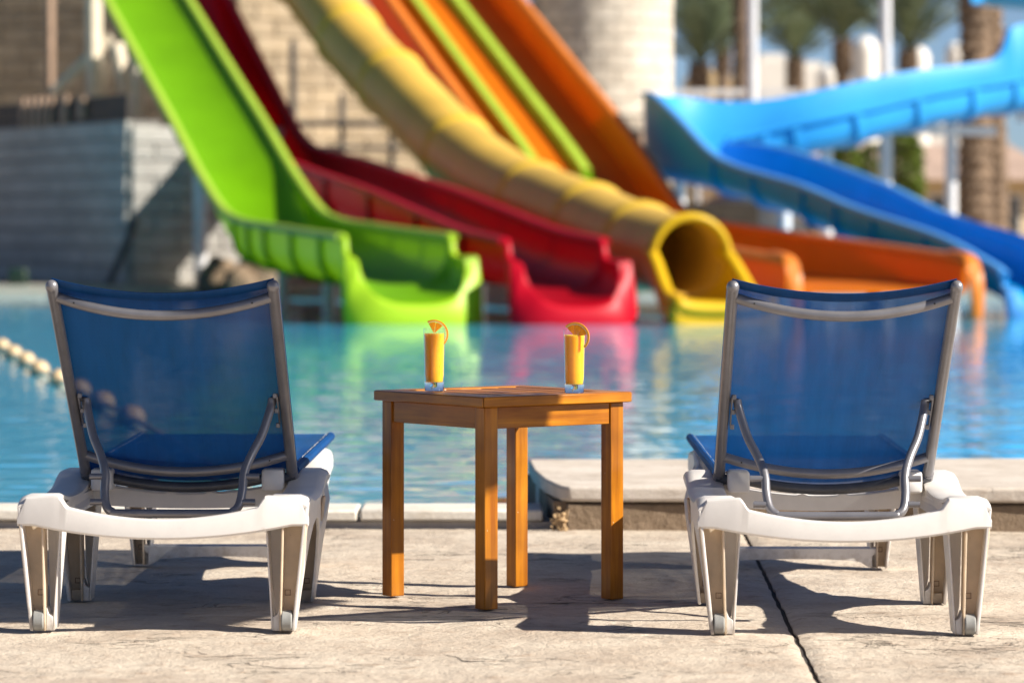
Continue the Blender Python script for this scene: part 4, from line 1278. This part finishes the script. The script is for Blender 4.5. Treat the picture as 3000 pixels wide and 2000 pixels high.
#        x     y      zfloor  hl    hr
ctrl = [(5.395, 36.16, .10, .36, .30), (5.27, 36.5, .20, .38, .30), (4.93, 37.56, .42, .40, .32), (4.27, 39.56, .69, .42, .38), (3.78, 41.06, .96, .42, .44), (3.02, 43.36, 1.29, .42, .5), (2.60, 44.6, 1.42, .78, .5),
        (2.32, 45.55, 1.50, 1.05, .46), (2.22, 46.3, 1.55, 1.10, .42), (2.50, 47.0, 1.62, 1.02, .42), (3.15, 47.2, 1.72, .86, .42), (4.2, 47.35, 1.96, .74, .42), (5.5, 47.9, 2.28, .70, .42), (6.6, 48.5, 2.48, .66, .42), (7.0, 48.72, 2.56, .68, .42), (7.25, 48.86, 2.6, 1.05, .44), (7.7, 49.15, 2.68, 1.05, .42), (8.3, 49.9, 2.82, 1.05, .42), (9.0, 51.3, 3.0, 1.05, .42), (10.2, 52.9, 3.3, .8, .42),
        (12.0, 54.0, 3.7, .9, .5), (12.6, 55.6, 4.0, .9, .5), (11.4, 56.6, 4.1, .8, .5), (9.3, 56.6, 4.25, .7, .6), (7.35, 56.3, 4.42, .6, .6)]
cp = spline(ctrl, 5)
path = [Vector(p[:3]) - O_ for p in cp]
secs, pts, fr = sweep(path, lambda i: prof_U(0.47, 0.40, cp[i][3], cp[i][4], fl_=0.10))
nsec = len(secs); isplit = 8 * 5 - 2
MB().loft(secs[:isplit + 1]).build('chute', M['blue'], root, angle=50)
MB().loft(secs[isplit:]).build('upper_chute', M['blue_lit'], root, angle=50)
rims(root, pts[:isplit], fr, lambda i: (0.47, cp[i][3], cp[i][4]), M['blue_rim'], 0.055)
for i in (8, 11, 14, 17, 20, 23, 26): trough_rib(pts, fr, i, 0.47, 0.40, cp[i][3], cp[i][4], half=0.05).build('rib', M['blue'], root, angle=40)
for i in (51, 53, 56, 59, 62, 65, 68, 71): trough_rib(pts, fr, i, 0.47, 0.40, cp[i][3], cp[i][4], half=0.05).build('rib', M['blue_lit'], root, angle=40)
T, Rt, U = fr[0]
mouth(pts[0], T, Rt, 0.47, 0.33, 0.33, 0.30, M['blue'], root, out=0.15, drop=0.06, fwd=0.25, lipm=M['blue_rim'])
for (px, py, zt) in ((4.22, 47.9, 2.05), (5.07, 48.4, 2.3), (6.05, 49.2, 2.6), (7.4, 50.2, 2.7), (2.2, 46.9, 1.6), (3.3, 43.3, 1.2)):
    MB().tube([(px - O_.x, py - O_.y, -0.3), (px - O_.x, py - O_.y, zt)], 0.085, 12).build('support_post', M['steel'], root)
MB().box((5.9 - O_.x, 48.95 - O_.y, 2.22), (2.0, 0.12, 0.12), Matrix.Rotation(R(38), 3, 'Z')).build('cross_beam', M['steel'], root, smooth=False)
MB().box((7.7 - O_.x, 49.7 - O_.y, 2.42), (1.6, 0.12, 0.14), Matrix.Rotation(R(30), 3, 'Z')).build('cross_beam', M['steel'], root, smooth=False)
# tall grey poles behind the flume
for (u, dd, zz, lab) in ((1727, 53.0, 7.5, 'tall pale steel pole beside the brown palm trunk right of the round tower'), (2033, 53.5, 7.5, 'tall pale steel pole left of the widest palm crown, above the blue trough')):
    px = (u - 1176) / 8200 * dd
    o = MB().tube([(px, dd, 0.1), (px, dd, zz)], 0.085, 14).build('steel_pole', M['steel'])
    tag(o, lab, 'pole', 'tall steel poles behind the blue flume')

# ------------------------------------------------------------------ block walls and towers
def block_wall(parent, o, d, length, z0, z1, bw, bh, depth, m, mortar, joint=0.014, out=None):
    """coursed ashlar: every block an object; d = unit direction along the wall, thickness goes behind"""
    d = Vector(d).normalized(); nrm_ = Vector((d.y, -d.x, 0))        # front
    rz = math.atan2(d.y, d.x)
    core = MB().box((length / 2, depth / 2 + 0.03, (z0 + z1) / 2), (length, depth, z1 - z0)).build('wall_core', mortar, parent, smooth=False, loc=o)
    core.rotation_euler = (0, 0, rz)
    ms = []
    for k in range(3):
        ww = bw * (0.78, 1.0, 1.0)[k]
        bm = bmesh.new()
        bmesh.ops.create_cube(bm, size=1)
        rr = random.Random(k)
        for v in bm.verts:
            v.co.x *= ww - joint; v.co.y *= 0.08; v.co.z *= bh - joint
            if v.co.y < 0: v.co.y -= rr.uniform(0, 0.018)
        bmesh.ops.bevel(bm, geom=bm.edges[:], offset=0.014, segments=1, affect='EDGES')
        me_ = bpy.data.meshes.new('stone_block'); bm.to_mesh(me_); bm.free()
        me_.materials.append(m); ms.append(me_)
    rows = int(round((z1 - z0) / bh))
    for r_ in range(rows):
        s = -bw * 0.5 if r_ % 2 else 0
        while s < length - 0.05:
            a_, b_ = max(s, 0), min(s + bw, length)
            if b_ - a_ > 0.08:
                c = Vector(o) + d * ((a_ + b_) / 2) + Vector((0, 0, z0 + bh * (r_ + .5))) - nrm_ * random.uniform(-0.012, 0.0)
                place('stone_block', random.choice(ms[1:]), parent, c, (0, 0, rz), ((b_ - a_) / bw, 1, 1))
            s += bw

# grey platform, left
pf = empty('stone_platform', (-4.93, 46.0, 0))
tag(pf, 'grey stone block platform at the left pool edge, corner towards the camera', 'stone platform')
n1 = Vector((-0.8915, -0.453, 0))
dl = Vector((0.460, -0.888, 0))           # along the left face towards the corner
Lf = 6.2
block_wall(pf, -dl * Lf, dl, Lf, 0.15, 2.27, 0.62, 0.236, 0.4, M['block_grey'], M['mortar_grey'])
dr = Vector((0.888, 0.460, 0))
block_wall(pf, Vector((0.0, 0, 0)) + dr * 0.02, dr, 2.4, 0.15, 2.2, 0.62, 0.228, 0.4, M['block_grey'], M['mortar_grey'])
# dark timber parapet along the top of the platform
pp = empty('timber_parapet', (-4.93, 46.0, 2.27))
tag(pp, 'dark timber parapet along the top of the grey stone platform', 'parapet')
for k in range(3):
    for t0 in range(8):
        c = -dl * (0.4 + 0.78 * t0) + Vector((0, 0, 0.06 + 0.115 * k))
        o = MB().box((0, 0, 0), (0.77, 0.05, 0.105)).build('rail_board', M['timber_dark'], pp, bevel=0.006, seg=1, loc=c)
        o.rotation_euler = (0, 0, math.atan2(dl.y, dl.x))
for k, t0 in enumerate((1.55, 2.2, 2.75, 3.05, 3.3, 3.55, 3.85)):
    c = -dl * t0 + n1 * 0.07 + Vector((0, 0, 0.20))
    o = MB().box((0, 0, 0), (0.13 if k > 1 else 0.2, 0.06, 0.40 if k else 0.3)).build('baluster', M['timber_mid'], pp, bevel=0.01, seg=1, loc=c)
    o.rotation_euler = (0, 0, math.atan2(dl.y, dl.x))
# dark hose / buttress pipe at the corner
tag(MB().tube([tuple(p) for p in spline([(-4.85, 45.9, 1.0), (-4.93, 45.85, 0.75), (-5.05, 45.8, 0.45), (-5.2, 45.75, 0.1)], 5)], 0.05, 8).build('drain_pipe', M['steel_dark']), 'dark pipe slanting down the corner of the grey stone platform', 'pipe')
tag(MB().box((-6.35, 45.9, 0.24), (0.24, 0.22, 0.26)).build('planter_box', M['bin'], bevel=0.03), 'small dark green box on the terrace before the grey platform', 'planter')
tag(MB().tube([(-4.02, 46.05, 0.1), (-4.02, 46.05, 1.62)], 0.09, 12).build('filter_pipe', M['steel']), 'short white pipe standing between the grey platform and the green slide', 'pipe')

# pale timber struts of the green slide's stair
ts = empty('timber_trestle', (-5.6, 48.6, 0.1))
tag(ts, 'pale timber trestle of posts and braces left of the green slide', 'trestle')
def strut(u0, v0, u1, v1, y, wd, m=M['timber'], nm='brace'):
    def pt(u, v): return Vector(((u - 1176) / 8200 * y + 5.6, y - 48.6, H + (512 - v) / 8200 * y - 0.1))
    A_, B_ = pt(u0, v0), pt(u1, v1)
    e_ = (B_ - A_); L_ = e_.length
    q = e_.to_track_quat('Z', 'Y').to_matrix() @ Matrix.Rotation(R(42), 3, 'Z')
    o = MB().box((0, 0, 0), (wd, wd, L_), q).build(nm, m, ts, bevel=0.01, seg=1, loc=(A_ + B_) / 2)
strut(216, 235, 216, -60, 49.6, 0.17, nm='post')
strut(316, 312, 316, 120, 49.0, 0.14, nm='post')
strut(120, 215, 255, 85, 49.7, 0.12)
strut(240, 215, 268, 100, 49.9, 0.11)
strut(290, 215, 268, 100, 49.4, 0.15)
strut(115, 260, 115, -60, 50.5, 0.10, M['timber_mid'], nm='post')

# big sandstone tower
tw = empty('sandstone_tower', (-4.42, 57.0, 0))
tag(tw, 'large sandstone block tower behind the slides with a shaded and a sunlit face', 'stone tower')
da = Vector((0.87, -0.50, 0)).normalized()
block_wall(tw, -da * 8.6, da, 8.6, 0.15, 5.35, 0.66, 0.27, 0.5, M['block'], M['mortar'])
db = Vector((0.87, 0.50, 0)).normalized()
block_wall(tw, db * 0.02, db, 5.2, 0.15, 5.35, 0.66, 0.27, 0.5, M['block'], M['mortar'])
# dark steel railing before the tower's sunlit face
rl_ = empty('steel_railing', (-3.4, 55.6, 0.15))
tag(rl_, 'dark steel railing in front of the sunlit tower wall between red slide and yellow tube', 'railing')
def rail(u0, v0, u1, v1, y, r, nm):
    def pt(u, v): return Vector(((u - 1176) / 8200 * y + 3.4, y - 55.6, H + (512 - v) / 8200 * y - 0.15))
    MB().tube([pt(u0, v0), pt(u1, v1)], r, 8).build(nm, M['steel_dark'], rl_)
rail(673, 516, 673, 95, 55.4, 0.055, 'post'); rail(785, 516, 785, 215, 55.4, 0.05, 'post'); rail(560, 516, 560, 95, 55.4, 0.05, 'post'); rail(900, 516, 900, 215, 55.4, 0.05, 'post')
rail(540, 284, 950, 284, 55.3, 0.05, 'rail'); rail(600, 340, 950, 340, 55.3, 0.04, 'rail')

# round tower
rt = empty('round_tower', (1.51, 60.0, 0.1))
tag(rt, 'round pale stone tower standing right of the orange slide', 'tower')
R0 = 1.19
MB().lathe([(R0 + 0.12, 0), (R0 + 0.05, 2.3), (R0 - 0.05, 2.6), (R0 - 0.05, 6.3)], 40).build('tower_core', M['mortar'], rt)
nb_ = 16
def tower_block(r, z0, z1, r2=None):
    r2 = r2 or r
    secs = []
    for k in range(5):
        a_ = -math.pi / nb_ + 0.008 + (2 * math.pi / nb_ - 0.016) * k / 4
        c, s = math.cos(a_), math.sin(a_)
        secs.append([((r - .08) * c, (r - .08) * s, z0), ((r - .008) * c, (r - .008) * s, z0), (r * c, r * s, z0 + .012), (r2 * c, r2 * s, z1 - .012), ((r2 - .008) * c, (r2 - .008) * s, z1), ((r2 - .08) * c, (r2 - .08) * s, z1)])
    return MB().loft(secs).mesh('stone_block', M['block_white'], angle=30)
zc = 2.62; row = 0
prev = None
me_c = tower_block(R0, 0, 0.246)
while zc < 6.3:
    for k in range(nb_):
        flare = 1.0
        o = place('stone_block', me_c, rt, (0, 0, zc), (0, 0, 2 * math.pi * (k + 0.5 * (row % 2)) / nb_), (1 + random.uniform(-.004, .006),) * 2 + (1,))
    zc += 0.26; row += 1
me_r = tower_block(R0 + 0.08, 0, 0.2, R0 + 0.16)
for k in range(nb_): place('corbel', me_r, rt, (0, 0, 2.38), (0, 0, 2 * math.pi * k / nb_))
b = MB().lathe([(R0 + 0.17, 1.9), (R0 + 0.17, 2.37)], 32).build('timber_band', M['timber_dark'], rt)
for k in range(20):
    a_ = -math.pi + k * 0.17
    o = MB().box((0, 0, 0), (0.10, 0.06, 0.42)).build('band_board', M['timber_mid'], rt, loc=((R0 + .2) * math.cos(a_), (R0 + .2) * math.sin(a_), 2.12))
    o.rotation_euler = (0, 0, a_ + math.pi / 2)

# rockwork under the green slide
def boulder(name, c, r, m, seed, label, cat, grp=None):
    bm = bmesh.new(); bmesh.ops.create_icosphere(bm, subdivisions=3, radius=1)
    for v in bm.verts:
        n_ = noise.fractal(v.co * 1.3 + Vector((seed, 0, 0)), 1, 2, 4)
        v.co *= 1 + 0.35 * n_
        v.co = Vector((v.co.x * r[0], v.co.y * r[1], v.co.z * r[2]))
    me_ = bpy.data.meshes.new(name); bm.to_mesh(me_); bm.free(); me_.materials.append(m); me_.shade_smooth()
    return tag(place(name, me_, None, c), label, cat, grp)
for i, (u, y, s_, lab) in enumerate(((505, 45.0, .42, 'rough brown boulder at the pool edge, leftmost of the three under the green slide'), (548, 44.6, .30, 'small brown boulder at the pool edge, middle one of three under the green slide'), (600, 44.9, .42, 'rough brown boulder at the pool edge, rightmost of three under the green slide'), (985, 45.7, .5, 'brown boulder in the dark gap between the green and red slides'))):
    boulder('boulder', ((u - 1176) / 8200 * y, y + 0.35, 0.18), (s_ * 0.7, s_ * 0.6, s_ * 0.75), M['brownstone'], i * 3.1, lab, 'boulder', 'brown boulders under the slides')
# added dark wall standing in for the shade below the chutes
pw = MB().box((0.1, 47.9, 0.62), (6.4, 0.3, 1.2)).build('shade_wall', M['brownstone'], smooth=False)
tag(pw, 'added dark brown wall standing in for the shade beneath the red and yellow slides', 'low wall')
# pale boulder seen below the blue flume
boulder('pale_rock', (3.3, 49.2, 0.7), (0.85, 0.5, 0.75), M['block_white'], 55, 'pale sunlit rock seen under the blue flume behind the orange wall', 'rock')
boulder('pale_rock', (4.35, 49.6, 0.4), (0.4, 0.3, 0.35), M['block_white'], 58, 'smaller pale rock right of the big pale rock under the flume', 'rock')

# ------------------------------------------------------------------ palms and planting
def frond_mesh(seed, length=2.8, droop=0.9):
    rr = random.Random(seed)
    b = MB()
    N_ = 22
    pts_ = []
    for i in range(N_ + 1):
        t = i / N_
        pts_.append(Vector((length * (t - 0.10 * droop * t ** 3), 0, -droop * 0.55 * length * t ** 2.2 * 0.5)))
    b.tube(pts_, [0.03 * (1 - 0.85 * i / N_) + 0.003 for i in range(N_ + 1)], 5)
    for i in range(3, N_ + 1):
        t = i / N_
        T = (pts_[min(i + 1, N_)] - pts_[i - 1]).normalized()
        ll = 0.62 * math.sin(math.pi * (0.12 + 0.86 * t)) ** 0.7 + 0.1
        for s in (-1, 1):
            for q in range(2):
                base = pts_[i] - T * (q * 0.06)
                dirv = (T * rr.uniform(0.55, 0.85) + Vector((0, s, 0)) * rr.uniform(0.6, 0.9) + Vector((0, 0, rr.uniform(-0.25, 0.35)))).normalized()
                tip = base + dirv * ll * rr.uniform(0.8, 1.1) + Vector((0, 0, -0.08))
                mid = base.lerp(tip, 0.5) + Vector((0, 0, 0.03))
                wv = T * 0.020
                b.add([base - wv * .5, base + wv * .5, mid + wv, tip, mid - wv], [(0, 1, 2, 3, 4)])
    return b.mesh('frond', M['frond'], smooth=False)
FR = [frond_mesh(s, 2.8, dr_) for s, dr_ in ((1, 0.35), (2, 0.55), (3, 0.8))]
def palm(name, x, y, hgt, r, label, nf=17, upm=20, spread=75, group='date palms behind the flume', seed=0, size=1.0, lean=(0, 0)):
    rr = random.Random(seed)
    root = empty(name, (x, y, 0.1))
    tag(root, label, 'palm tree', group)
    tr_ = MB(); secs = []
    n = 14; rows = int(hgt / 0.11)
    for k in range(rows + 1):
        z = hgt * k / rows
        rad = r * (1.12 - 0.22 * k / rows) * (1.0 + (0.13 if k % 2 else -0.05))
        cx, cy = lean[0] * (z / hgt) ** 1.5, lean[1] * (z / hgt) ** 1.5
        secs.append([(cx + rad * (1 + rr.uniform(-.09, .09)) * math.cos(2 * math.pi * j / n + k * 0.22), cy + rad * (1 + rr.uniform(-.09, .09)) * math.sin(2 * math.pi * j / n + k * 0.22), z + rr.uniform(-.015, .015)) for j in range(n)])
    tr_.loft(secs).build('trunk', M['bark'], root, angle=25)
    # boot of cut leaf bases
    bt = MB()
    for k in range(40):
        a_ = k * 2.4; z = hgt - 0.75 + 0.75 * k / 40
        c = Vector((lean[0] + r * 0.95 * math.cos(a_), lean[1] + r * 0.95 * math.sin(a_), z))
        bt.box(c, (0.06, 0.10, 0.26), Matrix.Rotation(a_, 3, 'Z') @ Matrix.Rotation(R(28), 3, 'Y'))
    tag(bt.build('leaf_bases', M['bark'], root, smooth=False), kind='stuff')
    for k in range(nf):
        az = k * 2.39996 + rr.uniform(-.2, .2)
        el = R(90 - 6 - (spread * (1 - k / nf) ** 1.1) + rr.uniform(-6, 6))
        o = place('frond', FR[k % 3], root, (lean[0], lean[1], hgt - 0.05 + 0.15 * k / nf))
        o.rotation_euler = (0, -el, az)
        sc_ = size * rr.uniform(0.85, 1.1)
        o.scale = (sc_, sc_, sc_)
def px(u, y): return (u - 1176) / 8200 * y
def pz(v, y): return H + (512 - v) / 8200 * y
palm('date_palm', px(1606, 84), 84, pz(150, 84) - 0.1, 0.2, 'shorter green date palm just right of the round tower', seed=1, spread=48)
palm('date_palm', px(1703, 70), 70, 7.2, 0.17, 'slim tall date palm whose bare brown trunk stands beside the first pale pole', seed=2)
palm('date_palm', px(1826, 88), 88, pz(140, 88) - 0.1, 0.17, 'green date palm with short dark trunk between the two pale poles, left one', seed=3, spread=44)
palm('date_palm', px(1935, 82), 82, pz(95, 82) - 0.1, 0.17, 'dark green date palm just left of the second pale pole', seed=4, spread=42)
palm('date_palm', px(2086, 80), 80, pz(120, 80) - 0.1, 0.17, 'dark wide-crowned date palm just right of the second pale pole', seed=5, spread=48)
palm('date_palm', px(2240, 62), 62, 7.0, 0.27, 'thick brown palm trunk at the right edge, left one of the close pair', seed=6, size=1.1)
palm('date_palm', px(2290, 63.5), 63.5, 6.6, 0.19, 'slimmer palm trunk at the right edge, right one of the close pair', seed=7, lean=(-0.15, 0))
palm('date_palm', px(2420, 75), 75, 5.6, 0.2, 'date palm partly cut off by the right edge of the picture', seed=8)
palm('date_palm', px(1660, 100), 100, pz(120, 100), 0.18, 'distant pale green date palm behind the bare brown palm trunk', seed=9, spread=50)

def topiary(u, y, v0, wd, label, seed):
    rr = random.Random(seed)
    z1 = pz(v0, y); r = wd / 2
    root = empty('topiary_tree', (px(u, y), y, 0.15)); hh = z1 - 0.15
    tag(root, label, 'clipped tree', 'clipped columnar trees behind the flume')
    MB().tube([(0, 0, 0), (0.02, 0, hh * 0.6)], 0.06, 8).build('trunk', M['twig'], root)
    b = MB()
    for i in range(2600):
        z = 0.25 + (hh - 0.25) * rr.random() ** 0.9
        t = (z - 0.25) / (hh - 0.25)
        rad = r * (1 - max(0, (t - 0.8) / 0.2) ** 2 * 0.75) * (0.78 + 0.3 * rr.random() + 0.14 * noise.noise((seed, z * 2, i * 0.0004)))
        a_ = rr.uniform(0, 6.283)
        c = Vector((rad * math.cos(a_), rad * math.sin(a_), z))
        s = rr.uniform(0.05, 0.09)
        q = Matrix.Rotation(rr.uniform(0, 6), 3, 'Z') @ Matrix.Rotation(rr.uniform(0, 3), 3, 'X')
        b.add([c + q @ Vector((-s, 0, 0)), c + q @ Vector((0, -s * .5, 0)), c + q @ Vector((s, 0, 0)), c + q @ Vector((0, s * .5, 0))], [(0, 1, 2, 3)])
    b.build('crown', M['topiary'], root, smooth=False)
topiary(1938, 66, 318, 0.62, 'yellow green clipped column tree under the blue trough, left one', 21)
topiary(2078, 66, 300, 0.66, 'dark green clipped column tree beside the middle white post', 22)
topiary(2010, 70, 330, 0.8, 'shaded clipped tree in the gap between the two sunlit clipped trees', 23)

# hotel building, right
hb = empty('ochre_building', (9.4, 92, 0.1))
tag(hb, 'low ochre building with pinkish roof behind the palm trunks at right', 'building')
MB().box((0, 1.5, 1.0), (9.0, 3, 2.0)).build('wall', M['ochre'], hb, smooth=False)
rf = MB().add([(-4.9, -0.7, 1.95), (4.9, -0.7, 1.95), (4.9, 3.4, 1.95), (-4.9, 3.4, 1.95), (-3.6, 1.2, 2.9), (3.6, 1.2, 2.9)], [(0, 1, 5, 4), (1, 2, 5), (2, 3, 4, 5), (3, 0, 4), (0, 3, 2, 1)]).build('roof', M['roof'], hb, smooth=False)
for k in range(5):
    wn = MB().box((-3.6 + 1.75 * k, -0.01, 1.05), (0.7, 0.06, 1.05)).build('window', M['dome'], hb, smooth=False)
    MB().box((-3.6 + 1.75 * k, -0.05, 1.05), (0.54, 0.03, 0.9)).build('pane', M['pane'], wn, smooth=False)
# palisade
pl = empty('iron_fence', (8.2, 68, 0.15))
tag(pl, 'dark iron fence posts at the right edge behind the blue slide', 'fence')
for k in range(14):
    MB().box((-1.6 + 0.42 * k, 0, 0.6), (0.10, 0.06, 1.2)).build('picket', M['steel_dark'], pl, smooth=False)
MB().box((1.1, 0.05, 0.95), (5.8, 0.04, 0.06)).build('rail', M['steel_dark'], pl, smooth=False)
# pale railing left of the first pole
pr_ = empty('terrace_railing', (px(1650, 62), 62, 0.15))
tag(pr_, 'grey railing right of the round tower below the palms', 'railing')
z_ = pz(212, 62) - 0.15
MB().box((0.2, 0, z_), (2.4, 0.08, 0.10)).build('rail', M['steel'], pr_, smooth=False)
MB().box((0.2, 0, z_ - 0.45), (2.4, 0.06, 0.06)).build('rail', M['steel'], pr_, smooth=False)
for k in range(5):
    MB().box((-0.9 + 0.55 * k, 0, z_ / 2), (0.07, 0.05, z_)).build('post', M['steel'], pr_, smooth=False)

# white domed kiosks and low buildings far off
def domed(u, v0, u_w, y, label, dome=True):
    r = u_w / 2 / 8200 * y; z1 = pz(v0, y)
    root = empty('white_tower', (px(u, y), y, 0)); tag(root, label, 'white tower', 'white domed towers beyond the palms')
    MB().lathe([(r, 0), (r, z1 - r * 1.1)], 24).build('wall', M['dome'], root)
    MB().lathe([(r * 1.04, z1 - r * 1.1)] + [(r * math.cos(R(a_)), z1 - r * 1.1 + r * 1.1 * math.sin(R(a_))) for a_ in range(5, 90, 10)] + [(0.01, z1)], 24).build('dome', M['dome'], root)
domed(1988, 84, 62, 130, 'tallest white domed tower, between the dark palm and the second pole')
domed(2110, 108, 50, 135, 'white domed tower right of the wide-crowned dark palm')
domed(2195, 98, 48, 128, 'white domed tower left of the thick palm trunk')
domed(1822, 118, 24, 140, 'slender white turret behind the left palm between the poles')
domed(1905, 150, 60, 140, 'squat white dome left of the tallest white tower')
for (u, v0, wd, lab) in ((1785, 140, 95, 'white flat block with stepped top right of the first pale pole'), (1870, 158, 110, 'low white block behind the palm trunks between the poles'), (1640, 175, 120, 'low tan block behind the grey railing by the round tower'), (2090, 180, 260, 'long low white block above the blue trough on the right')):
    y = 150
    root = empty('white_block', (px(u, y), y, 0)); tag(root, lab, 'building')
    ww = wd / 8200 * y; hz = pz(v0, y)
    MB().box((0, 2, hz / 2), (ww, 4, hz)).build('wall', M['dome'] if 'tan' not in lab else M['ochre'], root, smooth=False)
    MB().box((-ww * 0.1, 1.5, hz + 0.15), (ww * 0.6, 2.5, 0.3)).build('parapet', M['dome'] if 'tan' not in lab else M['ochre'], root, smooth=False)
    for k in range(2):
        MB().box((-ww * 0.2 + ww * 0.4 * k, -0.02, hz * 0.7), (ww * 0.1, 0.06, 0.5)).build('window', M['pane'], root, smooth=False)

# added parasol out of view, canopy cut to shade the left lounger and table
pa = empty('added_parasol', (-2.5, 6.5, 0))
tag(pa, 'unseen cream parasol with a long steel arm, added to shade the left lounger and table', 'parasol')
PC = Vector((1.463 + 2.5, 8.19 - 6.5, 2.1))
MB().box((0, 0, 0.03), (0.7, 0.7, 0.06)).build('base', M['steel_dark'], pa, bevel=0.01)
MB().tube([(0, 0, 0.06), (0, 0, 2.55)], 0.035, 12).build('mast', M['steel'], pa)
MB().tube([(0, 0, 2.5), tuple(PC + Vector((0, 0, 0.35)))], 0.03, 10).build('arm', M['steel'], pa)
ex, ey = Vector((0.91, -0.42, 0)).normalized(), Vector((0.42, 0.91, 0)).normalized()
cn = [PC + ex * nx_ + ey * ny_ for nx_, ny_ in ((-0.80, -0.79), (0.80, -0.30), (0.80, 0.33), (-0.80, 0.325))]
top = PC + Vector((0, 0, 0.22))
b = MB()
lo_ = [c - Vector((0, 0, 0.10)) for c in cn]
b.add([top] + cn + lo_, [(0, 1, 2), (0, 2, 3), (0, 3, 4), (0, 4, 1), (1, 5, 6, 2), (2, 6, 7, 3), (3, 7, 8, 4), (4, 8, 5, 1)])
cnv = b.build('canopy', M['canvas'], pa, smooth=False)
sm_ = cnv.modifiers.new('cloth thickness', 'SOLIDIFY'); sm_.thickness = 0.003
for c in cn: MB().tube([tuple(top - Vector((0, 0, 0.03))), tuple(c - Vector((0, 0, 0.02)))], 0.009, 6).build('rib', M['steel'], pa)
